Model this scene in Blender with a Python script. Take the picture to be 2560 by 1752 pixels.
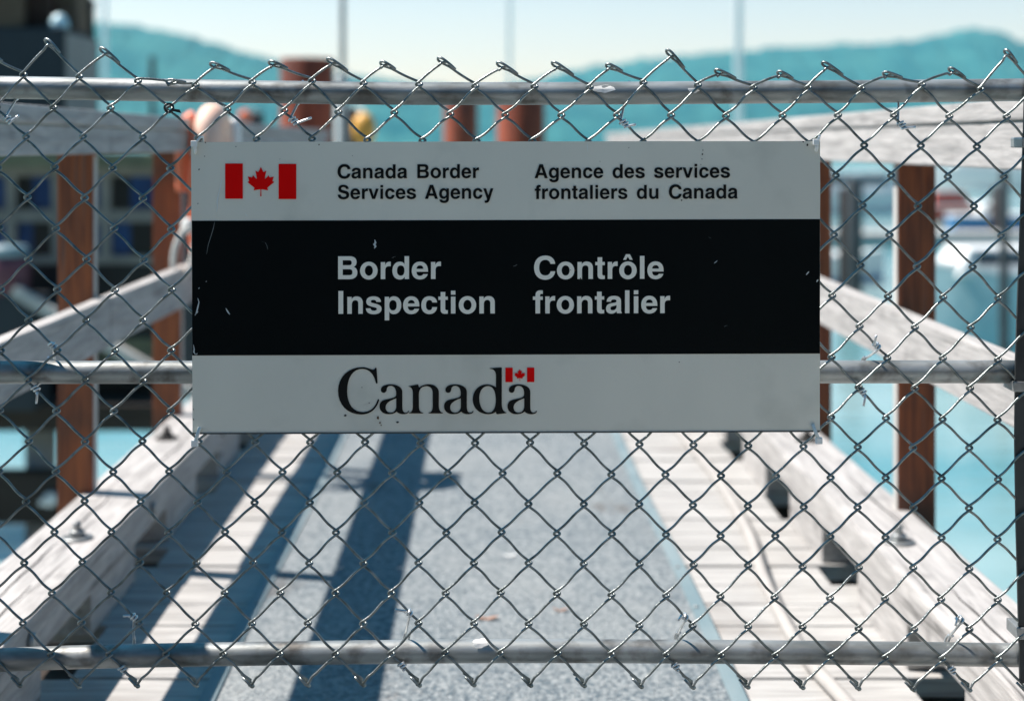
import bpy, bmesh, math, random
from mathutils import Vector, noise as mnoise

random.seed(7)
for o in list(bpy.data.objects):
    bpy.data.objects.remove(o)
SC = bpy.context.scene
COL = SC.collection

# ------------------------------------------------------------------ camera
H = 1.05            # eye height above the boardwalk
DF = 2.044          # distance of the wire mesh from the lens
F = 50 / 36 * 2560  # focal length in photo pixels
S = DF / F
cam = bpy.data.cameras.new('camera')
cam.lens = 50
cam.sensor_width = 36
cam.shift_y = -516 / 2560
cam.clip_start = 0.05
cam.clip_end = 9000
cam.dof.use_dof = True
cam.dof.focus_distance = DF
cam.dof.aperture_fstop = 2.45
co = bpy.data.objects.new('camera', cam)
co.location = (0, -DF, H)
co.rotation_euler = (math.radians(90), 0, 0)
COL.objects.link(co)
SC.camera = co

# ------------------------------------------------------------------ sun, sky, exposure
SUN = Vector((-0.66, 0.15, 1.0)).normalized()
EL = math.asin(SUN.z)
AZ = math.atan2(SUN.x, SUN.y)
sl = bpy.data.lights.new('sun', 'SUN')
sl.energy = 5.0
sl.angle = math.radians(0.5)
sl.color = (1.0, 0.91, 0.84)
so = bpy.data.objects.new('sun', sl)
so.rotation_euler = (-SUN).to_track_quat('-Z', 'Y').to_euler()
so.location = (-4, 1, 8)
COL.objects.link(so)

W = bpy.data.worlds.new('World')
SC.world = W
W.use_nodes = True
nt = W.node_tree
bg = nt.nodes['Background']
sky = nt.nodes.new('ShaderNodeTexSky')
sky.sky_type = 'NISHITA'
sky.sun_disc = False
sky.sun_elevation = EL
sky.sun_rotation = AZ
sky.air_density = 1.0
sky.dust_density = 0.6
sky.ozone_density = 1.5
geo = nt.nodes.new('ShaderNodeTexCoord')
sep = nt.nodes.new('ShaderNodeSeparateXYZ')
nt.links.new(geo.outputs['Generated'], sep.inputs[0])
ele = nt.nodes.new('ShaderNodeMapRange')
ele.interpolation_type = 'SMOOTHSTEP'
ele.inputs[1].default_value = 0.08
ele.inputs[2].default_value = 0.30
nt.links.new(sep.outputs[2], ele.inputs[0])
air = nt.nodes.new('ShaderNodeMix')       # hazy bright horizon, deeper blue overhead
air.data_type = 'RGBA'
air.inputs[6].default_value = (1.12, 0.825, 0.735, 1)
air.inputs[7].default_value = (0.0, 0.36, 0.52, 1)
nt.links.new(ele.outputs[0], air.inputs[0])
tint = nt.nodes.new('ShaderNodeMix')
tint.data_type = 'RGBA'
tint.blend_type = 'MULTIPLY'
tint.inputs[0].default_value = 1.0
nt.links.new(sky.outputs[0], tint.inputs[6])
nt.links.new(air.outputs[2], tint.inputs[7])
nt.links.new(tint.outputs[2], bg.inputs[0])
bg.inputs[1].default_value = 0.11

SC.view_settings.view_transform = 'Standard'
SC.view_settings.look = 'None'
SC.view_settings.gamma = 1
SC.view_settings.exposure = 1.03
SC.cycles.max_bounces = 8
SC.cycles.volume_bounces = 0
SC.cycles.use_denoising = True


# ------------------------------------------------------------------ placing helpers
def P(px, py, D):
    """point seen at photo pixel (px, py), D metres in front of the lens"""
    return Vector(((px - 1280) / F * D, D - DF, H - (py - 360) / F * D))


def R(u, v, z):
    """point of the boardwalk: u across, v along (from the lens), z up"""
    return Vector((u - 0.0183 * v, v - DF, z))


def MP(px, py, y=0.0):
    """point of the wire mesh / sign plane"""
    return P(px, py, DF + y)


# ------------------------------------------------------------------ materials
def mat(name, base, rough=0.6, metal=0.0, base2=None, scale=8.0, stretch=(1, 1, 1), detail=6.0, lo=0.35, hi=0.65,
        bump=0.0, bscale=None, spec=0.5, base3=None, scale3=2.0, lo3=0.5, hi3=0.7, distort=0.0, crack=None):
    m = bpy.data.materials.new(name)
    m.use_nodes = True
    n = m.node_tree
    b = n.nodes['Principled BSDF']
    b.inputs['Base Color'].default_value = (*base, 1)
    b.inputs['Roughness'].default_value = rough
    b.inputs['Metallic'].default_value = metal
    b.inputs['Specular IOR Level'].default_value = spec
    tc = n.nodes.new('ShaderNodeTexCoord')
    mp = n.nodes.new('ShaderNodeMapping')
    mp.inputs['Scale'].default_value = stretch
    n.links.new(tc.outputs['Object'], mp.inputs[0])
    src = None
    if base2:
        t = n.nodes.new('ShaderNodeTexNoise')
        t.inputs['Scale'].default_value = scale
        t.inputs['Detail'].default_value = detail
        t.inputs['Distortion'].default_value = distort
        n.links.new(mp.outputs[0], t.inputs['Vector'])
        r = n.nodes.new('ShaderNodeValToRGB')
        r.color_ramp.elements[0].position = lo
        r.color_ramp.elements[1].position = hi
        r.color_ramp.elements[0].color = (*base, 1)
        r.color_ramp.elements[1].color = (*base2, 1)
        n.links.new(t.outputs[0], r.inputs[0])
        src = r.outputs[0]
        if base3:
            t3 = n.nodes.new('ShaderNodeTexNoise')
            t3.inputs['Scale'].default_value = scale3
            t3.inputs['Detail'].default_value = 5
            n.links.new(tc.outputs['Object'], t3.inputs['Vector'])
            mr = n.nodes.new('ShaderNodeMapRange')
            mr.inputs[1].default_value = lo3
            mr.inputs[2].default_value = hi3
            n.links.new(t3.outputs[0], mr.inputs[0])
            mx = n.nodes.new('ShaderNodeMix')
            mx.data_type = 'RGBA'
            n.links.new(mr.outputs[0], mx.inputs[0])
            n.links.new(src, mx.inputs[6])
            mx.inputs[7].default_value = (*base3, 1)
            src = mx.outputs[2]
        if crack:
            mc = n.nodes.new('ShaderNodeMapping')
            mc.inputs['Scale'].default_value = crack
            n.links.new(tc.outputs['Object'], mc.inputs[0])
            tk = n.nodes.new('ShaderNodeTexNoise')
            tk.inputs['Scale'].default_value = 4
            tk.inputs['Detail'].default_value = 7
            tk.inputs['Roughness'].default_value = 0.62
            n.links.new(mc.outputs[0], tk.inputs['Vector'])
            rk = n.nodes.new('ShaderNodeMapRange')
            rk.inputs[1].default_value = 0.60
            rk.inputs[2].default_value = 0.70
            n.links.new(tk.outputs[0], rk.inputs[0])
            mk = n.nodes.new('ShaderNodeMix')
            mk.data_type = 'RGBA'
            n.links.new(rk.outputs[0], mk.inputs[0])
            n.links.new(src, mk.inputs[6])
            mk.inputs[7].default_value = (0.10, 0.095, 0.09, 1)
            src = mk.outputs[2]
        n.links.new(src, b.inputs['Base Color'])
    if bump:
        t2 = n.nodes.new('ShaderNodeTexNoise')
        t2.inputs['Scale'].default_value = bscale or scale
        t2.inputs['Detail'].default_value = 5
        n.links.new(mp.outputs[0], t2.inputs['Vector'])
        bp = n.nodes.new('ShaderNodeBump')
        bp.inputs['Strength'].default_value = bump
        bp.inputs['Distance'].default_value = 0.01
        n.links.new(t2.outputs[0], bp.inputs['Height'])
        n.links.new(bp.outputs[0], b.inputs['Normal'])
    return m


GREY_A, GREY_B, GREY_C = (0.43, 0.415, 0.40), (0.29, 0.28, 0.27), (0.13, 0.125, 0.12)
M = dict(
    wood_y=mat('weathered_timber_lengthwise', GREY_A, 0.8, 0, GREY_B, 6, (7, 0.8, 7), bump=0.5, base3=GREY_C, scale3=9, lo3=0.6, hi3=0.9, distort=1.2, crack=(16, 0.55, 16)),
    wood_x=mat('weathered_plank', (0.415, 0.41, 0.395), 0.85, 0, (0.27, 0.265, 0.255), 6, (0.6, 9, 9), bump=0.5, base3=(0.22, 0.2, 0.18), scale3=3, lo3=0.55, hi3=0.8, distort=1.0, crack=(0.5, 14, 14)),
    wood_z=mat('stained_post', (0.38, 0.098, 0.032), 0.7, 0, (0.20, 0.052, 0.022), 5, (14, 14, 0.5), lo=0.42, hi=0.58, bump=0.4, base3=(0.12, 0.045, 0.026), scale3=4, lo3=0.52, hi3=0.72, distort=1.8, crack=(22, 22, 0.5)),
    wood_pale=mat('pale_post_edge', (0.5, 0.49, 0.46), 0.8, 0, (0.36, 0.35, 0.33), 6, (8, 8, 0.6), bump=0.3),
    dark_wood=mat('dark_creosote_timber', (0.016, 0.011, 0.008), 0.8, 0, (0.032, 0.021, 0.015), 5, (1, 8, 8), bump=0.4),
    pipe=mat('galvanised_pipe', (0.38, 0.40, 0.395), 0.45, 0.6, (0.17, 0.185, 0.18), 26, (0.3, 1, 1), lo=0.4, hi=0.68, bump=0.1, bscale=60, base3=(0.12, 0.115, 0.105), scale3=24, lo3=0.5, hi3=0.72),
    post_steel=mat('dark_steel', (0.022, 0.027, 0.03), 0.5, 0.3, (0.05, 0.056, 0.058), 30, (1, 1, 0.3), bump=0.1, bscale=50),
    wire=mat('galvanised_wire', (0.27, 0.295, 0.29), 0.38, 0.9, (0.11, 0.13, 0.125), 55, lo=0.4, hi=0.7, bump=0.15, bscale=260),
    tie=mat('aluminium_tie_wire', (0.75, 0.77, 0.78), 0.32, 0.85, (0.55, 0.57, 0.58), 60),
    panel=mat('white_sign_enamel', (0.80, 0.765, 0.655), 0.38, 0, (0.705, 0.68, 0.585), 4, (1, 1, 0.5), bump=0.015, bscale=260, base3=(0.585, 0.57, 0.485), scale3=9, lo3=0.55, hi3=0.8),
    black=mat('black_sign_enamel', (0.002, 0.004, 0.0045), 0.5, 0, (0.003, 0.005, 0.0055), 5, spec=0.06),
    rim=mat('dirty_shaded_sign_rim', (0.045, 0.05, 0.05), 0.6, 0, (0.10, 0.09, 0.075), 14),
    ink=mat('black_lettering', (0.005, 0.006, 0.006), 0.45, spec=0.15),
    letter=mat('white_lettering', (0.92, 0.87, 0.75), 0.4),
    red=mat('red_flag_vinyl', (0.85, 0.001, 0.002), 0.42, spec=0.08),
    mark=mat('scratch_bare_metal', (0.55, 0.6, 0.6), 0.4),
    faint=mat('faint_scuff', (0.16, 0.18, 0.18), 0.5),
    scuff=mat('pale_scuff', (0.76, 0.8, 0.78), 0.5),
    dirt=mat('dark_dirt', (0.018, 0.016, 0.014), 0.8),
    rustspot=mat('brown_dirt', (0.12, 0.06, 0.025), 0.8),
    zip_w=mat('white_nylon', (0.82, 0.82, 0.79), 0.4),
    zip_g=mat('clear_nylon', (0.62, 0.68, 0.68), 0.3),
    zip_k=mat('black_nylon', (0.01, 0.011, 0.012), 0.4),
    carpet=mat('grit_mat', (0.075, 0.105, 0.125), 0.95, 0, (0.27, 0.295, 0.30), 95, detail=4, lo=0.36, hi=0.64, bump=1.0, bscale=110, base3=(0.285, 0.30, 0.295), scale3=1.7, lo3=0.44, hi3=0.95, crack=(1.1, 0.5, 1)),
    strip=mat('blue_edge_strip', (0.13, 0.19, 0.21), 0.65, 0.0, (0.18, 0.235, 0.25), 12, (1, 0.4, 1)),
    steel=mat('bolt_steel', (0.38, 0.40, 0.40), 0.45, 0.7, (0.24, 0.25, 0.25), 40),
    hole=mat('bolt_recess', (0.03, 0.028, 0.026), 0.8),
    hose=mat('pale_hose', (0.36, 0.345, 0.325), 0.75, 0, (0.31, 0.295, 0.28), 15),
    rust=mat('rusty_steel_pile', (0.34, 0.07, 0.026), 0.85, 0.0, (0.15, 0.028, 0.014), 6, (1, 1, 0.3), bump=0.2, base3=(0.12, 0.03, 0.018), scale3=3),
    orange=mat('orange_fabric', (0.86, 0.20, 0.09), 0.55, 0, (0.80, 0.16, 0.065), 8),
    vest_top=mat('sunlit_orange', (0.86, 0.50, 0.36), 0.6, 0, (0.85, 0.62, 0.50), 14),  # collar orange made paler: strong sunlight put into the colour
    white=mat('white_paint', (0.78, 0.78, 0.76), 0.45, 0, (0.70, 0.71, 0.69), 6),
    rope=mat('white_rope', (0.75, 0.73, 0.68), 0.8, 0, (0.6, 0.58, 0.54), 60),
    yellow=mat('yellow_buoy', (0.78, 0.40, 0.06), 0.45, 0, (0.66, 0.33, 0.05), 6),
    greypole=mat('grey_pole', (0.30, 0.33, 0.34), 0.5, 0.3, (0.22, 0.25, 0.26), 10),
    mast=mat('pale_pole', (0.86, 0.87, 0.86), 0.5, 0, (0.78, 0.8, 0.79), 10),
    navy=mat('navy_cladding', (0.010, 0.017, 0.024), 0.7, 0, (0.016, 0.024, 0.032), 4, (6, 6, 0.5)),
    greywall=mat('grey_cladding', (0.22, 0.22, 0.21), 0.8, 0, (0.30, 0.30, 0.28), 4, (6, 6, 0.5)),
    olive=mat('olive_fascia', (0.17, 0.17, 0.10), 0.8, 0, (0.11, 0.115, 0.07), 5),
    beige=mat('beige_frame', (0.27, 0.245, 0.21), 0.75, 0, (0.20, 0.185, 0.16), 6),
    bluepane=mat('blue_pane', (0.003, 0.034, 0.125), 0.3, 0, (0.005, 0.055, 0.18), 3),
    blackpane=mat('black_pane', (0.004, 0.006, 0.009), 0.3),
    mauve=mat('mauve_plastic', (0.14, 0.042, 0.062), 0.5, 0, (0.11, 0.035, 0.05), 6),
    lid=mat('pale_blue_plastic', (0.19, 0.29, 0.33), 0.45, 0, (0.15, 0.24, 0.28), 6),
    dome=mat('pale_blue_enamel', (0.50, 0.72, 0.78), 0.35, 0, (0.42, 0.64, 0.7), 6),
    tan=mat('tan_crate', (0.15, 0.105, 0.065), 0.85, 0, (0.09, 0.06, 0.04), 6, (1, 1, 8)),
    brown=mat('brown_crate', (0.055, 0.025, 0.016), 0.85, 0, (0.03, 0.015, 0.011), 6, (1, 1, 8)),
    concrete=mat('pale_pile', (0.50, 0.48, 0.44), 0.85, 0, (0.34, 0.34, 0.33), 4, bump=0.3),
    darkpile=mat('dark_pile', (0.03, 0.036, 0.042), 0.7, 0, (0.055, 0.06, 0.065), 4, (1, 1, 0.3)),
    teal=mat('teal_hull', (0.38, 0.54, 0.56), 0.35, 0, (0.32, 0.48, 0.50), 3),
    bluehull=mat('blue_hull', (0.02, 0.14, 0.32), 0.35, 0, (0.03, 0.17, 0.36), 3),
    redhull=mat('red_hull', (0.50, 0.09, 0.06), 0.45, 0, (0.42, 0.08, 0.05), 3),
    glass=mat('dark_glass', (0.02, 0.03, 0.035), 0.1),
    leaf=mat('dry_leaf', (0.30, 0.19, 0.14), 0.8, 0, (0.26, 0.16, 0.12), 40),
    bank=mat('sky_block_earth', (0.045, 0.04, 0.025), 0.95, 0, (0.085, 0.072, 0.045), 1.5, spec=0.1, bump=0.5),
    forest=mat('forest_hillside', (0.0, 0.082, 0.105), 0.95, 0, (0.03, 0.150, 0.155), 0.022, detail=8, spec=0.1),  # distance haze partly put into the teal base colour
)

# water: turquoise, rippled
wm = bpy.data.materials.new('harbour_water')
wm.use_nodes = True
n = wm.node_tree
b = n.nodes['Principled BSDF']
b.inputs['Roughness'].default_value = 0.12
tc = n.nodes.new('ShaderNodeTexCoord')
t = n.nodes.new('ShaderNodeTexNoise')
t.inputs['Scale'].default_value = 2.2
t.inputs['Detail'].default_value = 6
mp = n.nodes.new('ShaderNodeMapping')
mp.inputs['Scale'].default_value = (0.6, 1.6, 1)
t2 = n.nodes.new('ShaderNodeTexNoise')
t2.inputs['Scale'].default_value = 0.09
t2.inputs['Detail'].default_value = 4
n.links.new(mp.outputs[0], t2.inputs['Vector'])
wr = n.nodes.new('ShaderNodeValToRGB')
wr.color_ramp.elements[0].position = 0.42
wr.color_ramp.elements[1].position = 0.60
wr.color_ramp.elements[0].color = (0.30, 0.41, 0.40, 1)
wr.color_ramp.elements[1].color = (0.09, 0.25, 0.275, 1)  # darker patches: reflections put into the base colour
n.links.new(t2.outputs[0], wr.inputs[0])
n.links.new(wr.outputs[0], b.inputs['Base Color'])
n.links.new(tc.outputs['Object'], mp.inputs[0])
n.links.new(mp.outputs[0], t.inputs['Vector'])
bp = n.nodes.new('ShaderNodeBump')
bp.inputs['Strength'].default_value = 0.5
bp.inputs['Distance'].default_value = 0.06
n.links.new(t.outputs[0], bp.inputs['Height'])
n.links.new(bp.outputs[0], b.inputs['Normal'])
M['water'] = wm


# ------------------------------------------------------------------ mesh helpers
class MB:
    def __init__(self):
        self.v, self.f, self.sm = [], [], []

    def add(self, vs, fs, smooth=False):
        k = len(self.v)
        self.v += [Vector(p) for p in vs]
        for f in fs:
            self.f.append([i + k for i in f])
            self.sm.append(smooth)
        return self

    def hexa(self, c):
        """8 corners: bottom loop 0-3, top loop 4-7"""
        return self.add(c, [(3, 2, 1, 0), (4, 5, 6, 7), (0, 1, 5, 4), (1, 2, 6, 5), (2, 3, 7, 6), (3, 0, 4, 7)])

    def cham(self, c, b=0.006):
        """chamfered hexahedron"""
        bm = bmesh.new()
        vs = [bm.verts.new(p) for p in c]
        for f in [(3, 2, 1, 0), (4, 5, 6, 7), (0, 1, 5, 4), (1, 2, 6, 5), (2, 3, 7, 6), (3, 0, 4, 7)]:
            bm.faces.new([vs[i] for i in f])
        bmesh.ops.bevel(bm, geom=bm.edges[:], offset=b, segments=2, affect='EDGES', profile=0.6)
        bm.verts.index_update()
        self.add([v.co.copy() for v in bm.verts], [[v.index for v in f.verts] for f in bm.faces])
        bm.free()
        return self

    def rbox(self, u0, u1, v0, v1, z0, z1, b=0.0):
        """box in boardwalk coordinates"""
        c = [R(u0, v0, z0), R(u1, v0, z0), R(u1, v1, z0), R(u0, v1, z0), R(u0, v0, z1), R(u1, v0, z1), R(u1, v1, z1), R(u0, v1, z1)]
        return self.cham(c, b) if b else self.hexa(c)

    def wbox(self, x0, x1, y0, y1, z0, z1, b=0.0):
        c = [(x0, y0, z0), (x1, y0, z0), (x1, y1, z0), (x0, y1, z0), (x0, y0, z1), (x1, y0, z1), (x1, y1, z1), (x0, y1, z1)]
        c = [Vector(p) for p in c]
        return self.cham(c, b) if b else self.hexa(c)

    def pbox(self, px0, px1, py0, py1, D, depth, b=0.0):
        """box whose front face covers a photo rectangle at distance D"""
        a = P(px0, py1, D)
        c = P(px1, py0, D)
        return self.wbox(a.x, c.x, a.y, a.y + depth, a.z, c.z, b)

    def tube(self, pts, r, n=8, caps=True, closed=False):
        pts = [Vector(p) for p in pts]
        rs = r if isinstance(r, (list, tuple)) else [r] * len(pts)
        N = len(pts)
        k = len(self.v)
        up = None
        for i, p in enumerate(pts):
            if closed:
                t = pts[(i + 1) % N] - pts[i - 1]
            else:
                t = pts[min(i + 1, N - 1)] - pts[max(i - 1, 0)]
            if t.length < 1e-9:
                t = Vector((0, 0, 1))
            t.normalize()
            if up is None:
                up = Vector((0, 1, 0)) if abs(t.y) < 0.9 else Vector((1, 0, 0))
            up = up - t * up.dot(t)
            if up.length < 1e-6:
                up = t.orthogonal()
            up.normalize()
            s = t.cross(up)
            for j in range(n):
                a = 2 * math.pi * j / n
                self.v.append(p + (up * math.cos(a) + s * math.sin(a)) * rs[i])
        for i in range(N if closed else N - 1):
            i2 = (i + 1) % N
            for j in range(n):
                j2 = (j + 1) % n
                self.f.append([k + i * n + j, k + i * n + j2, k + i2 * n + j2, k + i2 * n + j])
                self.sm.append(True)
        if caps and not closed:
            self.f.append([k + j for j in range(n)][::-1])
            self.sm.append(False)
            self.f.append([k + (N - 1) * n + j for j in range(n)])
            self.sm.append(False)
        return self

    def lathe(self, c, prof, n=24):
        """profile [(r, z)] round a vertical axis at c"""
        c = Vector(c)
        k = len(self.v)
        for r, z in prof:
            for j in range(n):
                a = 2 * math.pi * j / n
                self.v.append(c + Vector((r * math.cos(a), r * math.sin(a), z)))
        for i in range(len(prof) - 1):
            for j in range(n):
                j2 = (j + 1) % n
                self.f.append([k + i * n + j, k + i * n + j2, k + (i + 1) * n + j2, k + (i + 1) * n + j])
                self.sm.append(True)
        self.f.append([k + j for j in range(n)][::-1])
        self.sm.append(False)
        self.f.append([k + (len(prof) - 1) * n + j for j in range(n)])
        self.sm.append(False)
        return self

    def build(self, name, m, parent=None, loc=None):
        org = parent_world(parent) if parent else Vector(loc or (0, 0, 0))
        me = bpy.data.meshes.new(name)
        me.from_pydata([tuple(p - org) for p in self.v], [], self.f)
        me.polygons.foreach_set('use_smooth', self.sm)
        me.materials.append(M[m] if isinstance(m, str) else m)
        me.update()
        bm = bmesh.new()
        bm.from_mesh(me)
        bmesh.ops.recalc_face_normals(bm, faces=bm.faces[:])
        bm.to_mesh(me)
        bm.free()
        o = bpy.data.objects.new(name, me)
        COL.objects.link(o)
        if parent:
            o.parent = parent
        else:
            o.location = org
        return o


def parent_world(p):
    w = Vector((0, 0, 0))
    while p:
        w += p.location
        p = p.parent
    return w


def tag(o, label=None, cat=None, group=None, kind=None):
    if label: o['label'] = label
    if cat: o['category'] = cat
    if group: o['group'] = group
    if kind: o['kind'] = kind
    return o


def thing(name, loc, label, cat, group=None):
    o = bpy.data.objects.new(name, None)
    o.empty_display_size = 0.1
    o.location = loc
    COL.objects.link(o)
    return tag(o, label, cat, group)


def smooth(pts, n=6):
    """Catmull-Rom through pts"""
    pts = [Vector(p) for p in pts]
    out = []
    for i in range(len(pts) - 1):
        p0, p1, p2, p3 = pts[max(i - 1, 0)], pts[i], pts[i + 1], pts[min(i + 2, len(pts) - 1)]
        for k in range(n):
            t = k / n
            out.append(0.5 * ((2 * p1) + (p2 - p0) * t + (2 * p0 - 5 * p1 + 4 * p2 - p3) * t * t + (3 * p1 - p0 - 3 * p2 + p3) * t ** 3))
    out.append(pts[-1])
    return out


# ================================================================== SETTING
WZ = -2.0   # water level
w = MB()
w.add([(-4000, -60, WZ), (4000, -60, WZ), (4000, 5000, WZ), (-4000, 5000, WZ)], [(0, 1, 2, 3)])
tag(w.build('water', 'water'), kind='structure')


def hill(name, ridge, D, foot, back, seed):
    """wooded hill whose skyline follows ridge [(px, py)] at distance D"""
    mb = MB()
    xs = []
    px = ridge[0][0]
    while px <= ridge[-1][0]:
        xs.append(px)
        px += 7
    rows = 14
    nx = len(xs)
    vs = []
    for px in xs:
        for a, bb in zip(ridge, ridge[1:]):
            if a[0] <= px <= bb[0]:
                tt = (px - a[0]) / (bb[0] - a[0])
                tt = tt * tt * (3 - 2 * tt) * 0.4 + tt * 0.6
                py = a[1] + (bb[1] - a[1]) * tt
                break
        top = P(px, py, D)
        hgt = top.z - (WZ - 0.5)
        for r in range(rows + 1):
            q = r / rows            # 0 foot, .6 ridge, 1 back
            if q <= 0.6:
                s = q / 0.6
                zz = hgt * (0.10 * (s > 0) + 0.90 * s ** 0.8) if s > 0 else 0
                yy = -foot * (1 - s)
            else:
                s = (q - 0.6) / 0.4
                zz = hgt * (1 - s * s)
                yy = back * s
            nn = mnoise.fractal(Vector((px * 0.05 + seed, r * 0.9, seed)), 1.0, 2.0, 4)
            zz += nn * hgt * 0.035 * (1 if 0 < r < rows else 0)
            k = (D + yy) / D
            vs.append(Vector((top.x * (0.5 + 0.5 * k), top.y + yy, WZ - 0.5 + max(zz, 0))))
    fs = []
    for i in range(nx - 1):
        for r in range(rows):
            a = i * (rows + 1) + r
            fs.append((a, a + rows + 1, a + rows + 2, a + 1))
    mb.add(vs, fs, True)
    return tag(mb.build(name, 'forest'), kind='structure')


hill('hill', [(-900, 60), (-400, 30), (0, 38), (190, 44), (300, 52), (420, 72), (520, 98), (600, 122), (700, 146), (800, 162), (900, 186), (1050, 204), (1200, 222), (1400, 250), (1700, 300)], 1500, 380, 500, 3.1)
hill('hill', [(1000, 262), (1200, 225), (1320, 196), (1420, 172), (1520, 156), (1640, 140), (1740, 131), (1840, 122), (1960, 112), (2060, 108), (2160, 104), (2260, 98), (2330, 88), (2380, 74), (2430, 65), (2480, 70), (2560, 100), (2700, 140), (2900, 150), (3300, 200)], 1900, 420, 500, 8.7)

# unseen bank added behind the lens, keeps sky light off sign and pipes
mb = MB()
nx, ny = 60, 14
vs, fs = [], []
for i in range(nx + 1):
    for j in range(ny + 1):
        x = -90 + 180 * i / nx
        yy = -DF - 3.2 - 34 * (j / ny) ** 1.4
        q = j / ny
        zz = WZ - 0.6 + 2.5 * min(1, q * 5) + 15 * max(0, q - 0.12) ** 0.8
        zz += mnoise.fractal(Vector((x * 0.12, yy * 0.15, 2)), 1.0, 2.0, 4) * (0.5 + 2.0 * q)
        vs.append((x, yy, zz if abs(x) > 2.5 or j > 3 else min(zz, -0.12)))
for i in range(nx):
    for j in range(ny):
        a = i * (ny + 1) + j
        fs.append((a, a + ny + 1, a + ny + 2, a + 1))
mb.add(vs, fs, True)
tag(mb.build('sky_block_bank', 'bank'), kind='structure')

# boardwalk deck: cross planks
KB = {-1: [3.03 + 0.72 * k for k in range(-5, 14)], 1: [3.56 + 0.72 * k for k in range(-5, 13)]}    # near ends of the kerb blocks


def reach(sgn, v):
    """planks stop short where a drain hole lies in front of a kerb block"""
    for c in KB[sgn]:
        if c - 0.24 < v + 0.07 < c:
            return 0.825
    return 1.03


dk = MB()
v = -1.5
while v < 13.0:
    wdt = random.choice([0.138, 0.14, 0.142])
    dz = random.uniform(-0.002, 0.0015)
    dk.rbox(-reach(-1, v) + random.uniform(-0.008, 0.008), reach(1, v) + random.uniform(-0.008, 0.008), v, v + wdt, -0.04 + dz, dz, 0.003)
    v += wdt + random.uniform(0.006, 0.012)
tag(dk.build('boardwalk', 'wood_x'), kind='structure')

# ================================================================== BOARDWALK THINGS
# beams carrying the deck
for u in (-0.93, 0.93):
    st = MB()
    st.rbox(u - 0.12, u + 0.12, -1.5, 12.8, -0.34, -0.085, 0.006)
    tag(st.build('deck_beam', 'dark_wood', loc=R(u, 0.8, -0.3)),
        'dark timber beam carrying the %s edge of the boardwalk' % ('left' if u < 0 else 'right'), 'beam', 'beams under the boardwalk')
st = MB()
for i in range(5):
    pass

# grit mat with two metal edge strips
mat_t = thing('grit_mat', R(0, 2.5, 0.004), 'long grey gritty walking mat laid down the middle of the boardwalk', 'mat')
mb = MB()
ns = 60
vs, fs = [], []
for i in range(ns + 1):
    vv = 0.8 + i * (12.0 - 0.8) / ns
    for u, z in ((-0.50, 0.004), (-0.50, 0.010), (0.455, 0.010), (0.455, 0.004)):
        wob = 0.006 * math.sin(vv * 2.1 + u * 3)
        vs.append(R(u + wob, vv, z))
for i in range(ns):
    for j in range(3):
        a = i * 4 + j
        fs.append((a, a + 1, a + 5, a + 4))
mb.add(vs, fs)
mb.build('mat_surface', 'carpet', mat_t)
for u in (-0.517, 0.47):
    mb = MB()
    pts = [0.8 + i * 0.2 for i in range(57)]
    vs, fs = [], []
    for vv in pts:
        wob = 0.006 * math.sin(vv * 2.1 + u * 3)
        for du, z in ((-0.018, 0.003), (-0.015, 0.013), (0.015, 0.015), (0.018, 0.008)):
            vs.append(R(u + du + wob, vv, z))
    for i in range(len(pts) - 1):
        for j in range(3):
            a = i * 4 + j
            fs.append((a, a + 1, a + 5, a + 4))
    mb.add(vs, fs)
    st = mb.build('edge_strip', 'strip', mat_t)
    for k in range(12):
        sc = MB()
        sc.lathe(R(u, 2.3 + k * 0.3 + random.uniform(-.03, .03), 0.014), [(0.006, 0), (0.006, 0.002), (0.003, 0.004)], 10)
        sc.build('screw', 'steel', st)


# timber kerbs on blocks
def kerb(sgn):
    side = 'left' if sgn < 0 else 'right'
    t = thing('timber_kerb', R(sgn * 0.87, 2.5, 0), 'weathered grey timber kerb on blocks along the %s edge of the boardwalk' % side, 'kerb', 'timber kerbs of the boardwalk')
    u0, u1 = sorted((sgn * 0.835, sgn * 1.008))
    joints = [-1.5, 5.05, 9.1, 12.9] if sgn < 0 else [-1.5, 6.2, 12.9]
    for a, bb in zip(joints, joints[1:]):
        MB().rbox(u0, u1, a, bb - 0.006, 0.095, 0.182, 0.009).build('kerb_beam', 'wood_y', t)
    v0 = 3.03 if sgn < 0 else 3.56
    for c in KB[sgn]:
        if c > 12.4 or c < 0.9:
            continue
        MB().rbox(u0 + 0.006, u1 - 0.006, c, c + 0.38, 0.002, 0.093, 0.004).build('kerb_block', 'wood_y', t)
    for k in range(7):
        c = (3.13 if sgn < 0 else 3.10) + k * 1.06
        u = sgn * (0.92 + 0.02 * ((k % 2) * 2 - 1))
        mb = MB()
        mb.lathe(R(u, c, 0.1825), [(0.034, 0), (0.034, 0.004), (0.031, 0.0055)], 20)
        mb.lathe(R(u, c, 0.188), [(0.017, 0), (0.017, 0.012), (0.015, 0.014)], 6)
        mb.lathe(R(u, c, 0.202), [(0.009, 0), (0.009, 0.016), (0.007, 0.018)], 10)
        mb.build('bolt', 'hole' if k % 3 == 1 else 'steel', t)
    if sgn < 0:
        mb = MB()   # round bolt end on the inner face
        for c in (2.6, 3.55, 4.5):
            p = R(u1 + 0.001, c, 0.142)
            mb.tube([p, p + Vector((0.012, 0, 0))], 0.016, 12)
        mb.build('bolt_head', 'steel', t)
    # drying crack in the beam
    return t


KERBS = [kerb(-1), kerb(1)]


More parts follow.
